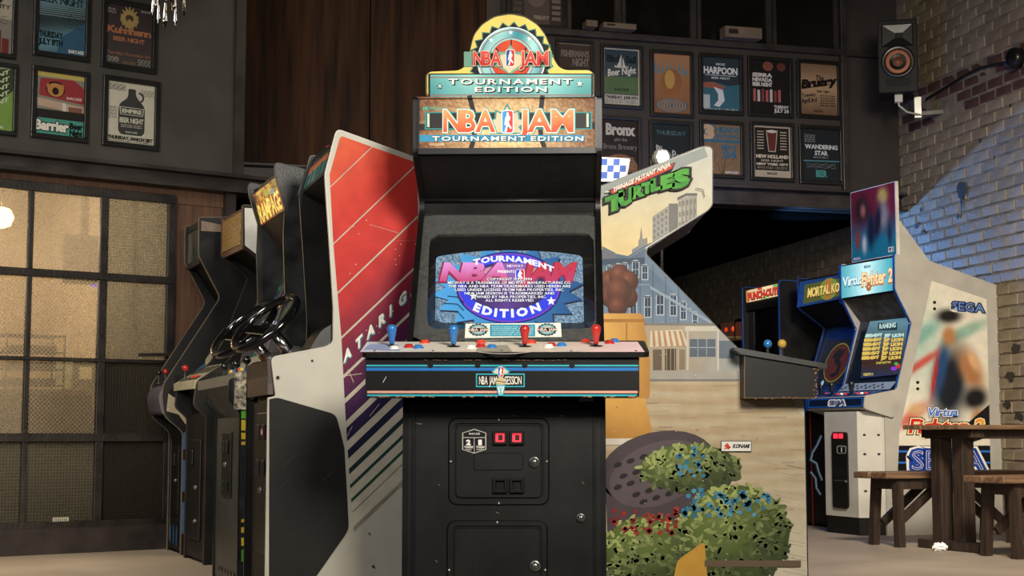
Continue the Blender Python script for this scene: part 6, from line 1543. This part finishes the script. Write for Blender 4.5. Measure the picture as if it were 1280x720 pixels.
def d_kuhn(A):
    A.rect(0, 0, 1, 1, lambda x, y: mixc('#35292b', '#4a4340', y), ny=6); A.ell(.5, .22, .2, .13, '#a88a44', n=24); A.star(.5, .2, .22, '#a88a44', n=14, r2=.6); A.ell(.5, .2, .09, .06, '#4a3a28', n=14); A.poly([(.47, .22), (.53, .22), (.58, .36), (.42, .36)], '#a88a44')
    A.text('Kuhnhenn', .03, .36, .97, .47, '#b06a3c', bold=.04, sp=.03); A.text('BEER NIGHT', .16, .53, .84, .60, '#b5703c', bold=.02); A.text('Thursday, November 8th', .02, .78, .98, .83, '#8a5a3c', bold=.03); A.text('BARCADE', .38, .93, .64, .97, '#8a6a4c')
    scr(A, .02, .06, .2, .16, '#d0c8b8', 2); scr(A, .0, .87, .28, .96, '#d0c8b8', 3); scr(A, .7, .86, .98, .97, '#d0c8b8', 3); scr(A, .75, .03, .95, .08, '#d0c8b8', 1)
def d_barrier(A):
    A.rect(0, 0, 1, 1, '#8a8a74'); A.rect(0, 0, 1, .07, '#c9b44c'); A.poly(rnd([(.08, .1), (.8, .08), (1, .2), (1, .46), (.06, .38)], .03), '#a3262c'); A.ell(.4, .26, .2, .13, '#2a1c18', n=24); A.ell(.4, .27, .17, .11, '#c9862c', n=24); A.text('BARRIER', .22, .18, .58, .24, '#c9862c', bold=.05); A.ell(.4, .29, .07, .06, '#2a1c18', n=14)
    A.text('BARCADE', .64, .36, .95, .40, '#e8d8d0', bold=.02); A.poly([(0, .42), (1, .5), (1, .62), (.04, .55)], '#c9a88c'); A.rect(.68, .52, .97, .61, '#8a5a3c'); A.rect(.55, .47, .63, .66, '#d8d0c4'); A.rect(0, .6, 1, 1, '#2a2622'); A.rect(0, .74, 1, 1, '#3fa08c')
    A.text('Barrier', .0, .78, .68, .93, '#101010', bold=.12); A.text('Barrier', .0, .78, .68, .93, '#f0ead8', bold=.05); A.text('Beer', .72, .78, .98, .87, '#101010', bold=.06); A.text('Night', .72, .89, .98, .98, '#101010', bold=.06)
def d_empire(A):
    A.rect(0, 0, 1, 1, '#cfc8b0', nx=1); G = '#3f403c'
    A.poly(rnd([(.44, .09), (.60, .09), (.60, .19), (.66, .26), (.78, .36), (.80, .42), (.80, .80), (.74, .86), (.30, .86), (.24, .80), (.24, .42), (.27, .35), (.42, .25), (.44, .19)], .03, 3), G)
    A.annul(.66, .22, .12, .09, .04, G, n=20, a0=-90, a1=95); A.poly([(.26, .40), (.78, .40), (.76, .53), (.28, .53)], '#cfc8b0'); A.poly([(.28, .41), (.76, .41), (.745, .52), (.295, .52)], G)
    A.text('EMPIRE', .32, .435, .72, .495, '#cfc8b0', bold=.06); A.text('BEER NIGHT', .27, .58, .77, .66, '#cfc8b0', bold=.04, sp=.03); smalltext(A, .69, .75, 2, '#cfc8b0', .3, .74); A.text('BARCADE', .40, .80, .64, .83, '#cfc8b0')
    A.text('THURSDAY, MARCH 21ST', .03, .895, .97, .945, '#2a2824', bold=.07); smalltext(A, .965, .995, 1, '#4a463c', .03, .97)
    scr(A, .02, .03, .38, .14, '#3a3a40', 5); scr(A, .7, .08, .98, .2, '#3a3a40', 3); scr(A, .02, .4, .2, .62, '#3a3a40', 4)
L_ = lambda *a: poster(LF, -.002, *a)
CORN = dict()
poster(LF, -.002, [(-45, -40), (20, -33), (20, 75), (-45, 66)], '', 'cream poster cut by the left edge of the view, upper row', d_cut1, '#b8ae98')
poster(LF, -.002, [(-45, 75), (21, 79), (21, 171), (-45, 164)], '', 'green poster cut by the left edge of the view, lower row', d_cut2, '#a8b084')
poster(LF, -.002, [(41, -26), (112, -21), (112, 78), (41, 70)], '', "framed poster of blue striped sea and sky, above the red can poster", d_fish, '#4a6a74')
poster(LF, -.002, [(126, 0), (195, 5), (195, 93), (126, 85)], '', 'dark brown framed poster with a gold tree, beside the chandelier crystals', d_kuhn, '#35292b')
poster(LF, -.002, [(38, 84), (110, 89), (110, 180), (38, 172)], '', 'framed poster with a red can and teal band, left of the jug poster', d_barrier, '#8a8a74')
poster(LF, -.002, [(127, 96), (198, 101), (198, 189), (127, 183)], '', 'cream framed poster with a grey jug, dated THURSDAY, MARCH 21ST', d_empire, '#cfc8b0')
# loft wall
def d_top(A):
    A.rect(.26, 0, .76, 1, '#6a5a4c'); A.ell(.5, .4, .22, .3, '#857362', n=20); scr(A, .05, .1, .22, .9, '#9a8c7a', 8); A.text('FRIDAY', .45, .84, .74, .90, '#b8a890', bold=.04)
    for k in range(9): A.rect(.8, .05 + .1 * k, .97, .11 + .1 * k, '#8a7d6c', up=(k == 0))
def d_fishn(A): A.text("FISHERMAN'S", .1, .3, .95, .52, '#8a7c6a', bold=.04); A.text('NIGHT', .45, .58, .95, .85, '#8a7c6a', bold=.04); A.line([(.02, .06), (.98, .06)], .02, '#a39480')
def d_sail(A):
    A.rect(.03, .02, .97, .98, lambda x, y: mixc('#2c4450', '#5f6a5a', y), ny=5); A.rect(.03, .5, .97, .8, '#5a7a4a'); A.poly([(.5, .1), (.5, .34), (.36, .34)], '#d8d8cc'); A.poly([(.53, .14), (.53, .34), (.62, .34)], '#d8d8cc')
    A.text('Blind', .1, .12, .42, .24, '#16262e', bold=.05); A.text('Sail', .62, .12, .9, .24, '#16262e', bold=.05); A.text('BREWING CO', .3, .30, .7, .34, '#d8d8cc'); A.text('Beer Night', .12, .38, .9, .50, '#ece8da', bold=.02, slope=-.1); A.text('BARCADE', .3, .70, .7, .75, '#26302a', bold=.02)
    A.rect(.03, .82, .97, .98, '#c9c4b4'); A.text('THURSDAY, JUNE 14TH', .06, .84, .94, .89, '#2a2a26', bold=.05); smalltext(A, .91, .98, 2, '#4a463c', .06, .94)
def d_flame(A):
    A.rect(0, 0, 1, 1, lambda x, y: mixc('#b8804a', '#8f5a2c', y), ny=4)
    for k in range(9): A.poly([(.02 + .11 * k, .32), (.06 + .11 * k, .08 + .05 * (k % 3)), (.1 + .11 * k, .34)], '#5a8a98', up=(k == 0))
    A.ell(.5, .48, .3, .24, '#a3622a', n=20); A.ell(.45, .42, .14, .16, '#c99a3c', n=16)
    for k in range(11): A.ell(.5, .86, .44 - .04 * k, .12 - .008 * k, ['#2f6a74', '#b8804a'][k % 2], n=20)
def d_harp(A):
    A.rect(0, 0, 1, 1, '#2a3a40'); A.text('BARCADE', .38, .1, .62, .14, '#d8e0e0'); A.text('HARPOON', .05, .18, .95, .30, '#e4e6e0', bold=.04); A.line([(.08, .33), (.92, .33)], .012, '#c8d0cc'); A.text('BEER NIGHT', .25, .36, .75, .40, '#c8d0cc')
    A.poly([(0, .48), (.35, .46), (.7, .52), (1, .48), (1, .95), (0, .95)], '#2c6a78'); A.poly([(0, .48), (.3, .46), (.6, .54), (.55, .6), (0, .56)], '#a3553a'); A.poly([(.3, .55), (.55, .6), (.6, .8), (.45, .92), (.3, .9), (.42, .8), (.42, .68)], '#d8dcd8'); A.poly([(0, .7), (.2, .7), (.2, .95), (0, .95)], '#b8c0b8'); smalltext(A, .95, .99, 1, '#c8d0cc', .05, .95)
def d_sierra(A):
    A.rect(0, 0, 1, 1, '#1c1917'); A.ell(.45, .1, .14, .09, '#8a4a34', n=16); A.ell(.8, .1, .12, .08, '#6a3428', n=16)
    for k, s in enumerate(('SIERRA', 'NEVADA', 'BEER NIGHT')): A.text(s, .04, .24 + .09 * k, .55, .305 + .09 * k, '#d8d0c0', bold=.06, sp=.04)
    for k in range(7): A.rect(.05 + .11 * k, .54 + .02 * (k % 2), .12 + .11 * k, .78, ['#b8584a', '#c9c0b4', '#8a3a34'][k % 3], up=(k == 0))
    A.text('TUESDAY', .6, .84, .98, .89, '#d8d0c0', bold=.05); A.text('JULY 24', .6, .91, .98, .97, '#d8d0c0', bold=.05)
def d_bruery(A):
    A.rect(0, 0, 1, 1, lambda x, y: mixc('#c9a070', '#5a3f2c', min(1, abs(y - .45) * 1.4)), ny=8); A.text('The', .42, .22, .64, .31, '#1c1410', bold=.03, shear=.2); A.text('Bruery', .06, .33, .96, .48, '#1c1410', bold=.07, shear=.15, slope=-.12); A.line([(.06, .5), (.94, .36)], .015, '#1c1410'); A.text('beer night', .46, .50, .8, .55, '#1c1410', bold=.02)
    A.text('Tuesday', .05, .60, .42, .66, '#2a1c14', slope=-.1); A.text('April 3rd', .04, .70, .44, .78, '#2a1c14', bold=.03, slope=-.1); smalltext(A, .6, .84, 5, '#2a1c14', .55, .95); A.text('BARCADE', .36, .90, .6, .94, '#2a1c14')
def d_bronx(A):
    A.rect(0, 0, 1, 1, '#2a211c'); A.text('Bronx', .12, .08, .9, .28, '#c9c0b0', bold=.05); A.text('pint the', .35, .34, .7, .40, '#8a8074'); A.text('Bronx Brewery', .04, .46, .98, .56, '#7a7268', bold=.02); A.ell(.5, .9, .5, .25, '#8a5a34', n=20); scr(A, .1, .7, .9, .95, '#c9a06a', 5)
def d_dark(A): A.text('THURSDAY', .1, .12, .9, .2, '#4a6a6a', bold=.02); A.text('Blue Point', .1, .4, .98, .55, '#b8b8a8', bold=.03, slope=.2); A.rect(.05, .7, .95, .9, '#22302c')
def d_heads(A):
    A.rect(0, 0, 1, 1, '#8a6a44'); A.rect(.0, .0, .3, .32, '#2f6a84'); A.text('3', .04, .03, .26, .28, '#cfa874', bold=.08); A.text('HEADS', .34, .05, .97, .15, '#2f6a84', bold=.05); A.text('BREWING', .34, .19, .97, .27, '#2f6a84', bold=.04); A.rect(.0, .3, 1, .36, '#2f6a84')
    A.text('MAY', .5, .40, .92, .50, '#2f6a84', bold=.06); A.text('24', .55, .53, .88, .66, '#2f6a84', bold=.08)
    for k in range(24): A.line([(.5, 1), (random.uniform(0, 1), random.uniform(.55, .8))], .008, '#b8904c' if k % 2 else '#6a4a2a', up=(k == 0))
    A.text('BARCADE', .6, .93, .94, .97, '#e8e0d0', bold=.03)
def d_new(A):
    A.rect(0, 0, 1, 1, '#b8a888'); A.rect(.04, .03, .96, .86, '#241f1a'); A.poly([(.34, .08), (.66, .08), (.6, .5), (.4, .5)], '#b8a888'); A.poly([(.37, .11), (.63, .11), (.58, .48), (.42, .48)], '#6a2a1c'); A.ell(.5, .1, .13, .03, '#d8d0bc', n=14)
    for k in range(7): A.rect(.1, .1 + .055 * k, .28, .12 + .055 * k, '#b8a888', up=(k == 0)); A.rect(.72, .1 + .055 * k, .9, .12 + .055 * k, '#b8a888', up=False)
    A.text('NEW HOLLAND', .07, .56, .93, .62, '#d8c8a4', bold=.06); A.text('BEER NIGHT', .2, .65, .8, .69, '#b8a888', bold=.02); A.text('NEW YORK CITY', .08, .72, .92, .76, '#d8c8a4', bold=.06); smalltext(A, .79, .84, 2, '#b8a888'); A.text('BARCADE', .36, .90, .62, .94, '#2a241c', bold=.03)
def d_wand(A):
    A.rect(0, 0, 1, 1, '#22282a'); scr(A, .06, .1, .35, .26, '#b8c0bc', 4); A.text('WANDERING', .08, .30, .95, .38, '#d0d4cc', bold=.04); A.text('STAR', .34, .42, .68, .50, '#d0d4cc', bold=.04); A.text('BREWERY', .3, .53, .7, .56, '#8a9490'); A.line([(0, .62), (1, .61)], .025, '#3f8a90'); scr(A, .1, .66, .9, .76, '#8a9490', 3); A.text('BEER', .36, .80, .64, .92, '#3f9a90', bold=.05)
B_ = lambda q, lb, dr, bg: poster(BF, -.002, q, '', lb, dr, bg, 'framed beer posters', .08)
B_([(632, -50), (708, -45), (708, 41), (632, 34)], 'brown framed poster above and behind the topper, cut by the top edge', d_top, '#4a3d33')
B_([(694, 48), (741, 53), (741, 92), (694, 89)], 'small dark framed print right of the yellow topper', d_fishn, '#4a3c30')
B_([(750, 55), (803, 59), (803, 138), (750, 134)], 'blue framed poster with white sail, first of the upper row', d_sail, '#c9c4b4')
B_([(812, 62), (866, 66), (866, 149), (812, 145)], 'orange framed poster with blue flames, second of the upper row', d_flame, '#b8804a')
B_([(873, 66), (928, 70), (928, 146), (873, 142)], 'dark teal framed poster with white title and curved fish, third of the upper row', d_harp, '#2a3a40')
B_([(934, 70), (990, 74), (990, 149), (934, 145)], 'black framed poster with red and white bars, fourth of the upper row', d_sierra, '#1c1917')
B_([(995, 74), (1050, 78), (1050, 151), (995, 147)], 'amber framed poster with black script title, last of the upper row', d_bruery, '#a3805a')
B_([(748, 144), (801, 148), (801, 222), (748, 218)], 'dark framed poster with pale gothic title, first of the lower row', d_bronx, '#2a211c')
B_([(811, 150), (866, 153), (866, 228), (811, 224)], 'dark green framed poster right behind the bright lamp', d_dark, '#1c2826')
B_([(874, 150), (929, 153), (929, 225), (874, 221)], 'tan and blue framed poster reading MAY 24', d_heads, '#8a6a44')
B_([(937, 152), (992, 155), (992, 229), (937, 225)], 'cream framed poster with a red beer glass in the lower row', d_new, '#b8a888')
B_([(998, 156), (1053, 159), (1053, 233), (998, 229)], 'dark framed poster with a teal line, last of the lower row', d_wand, '#22282a')
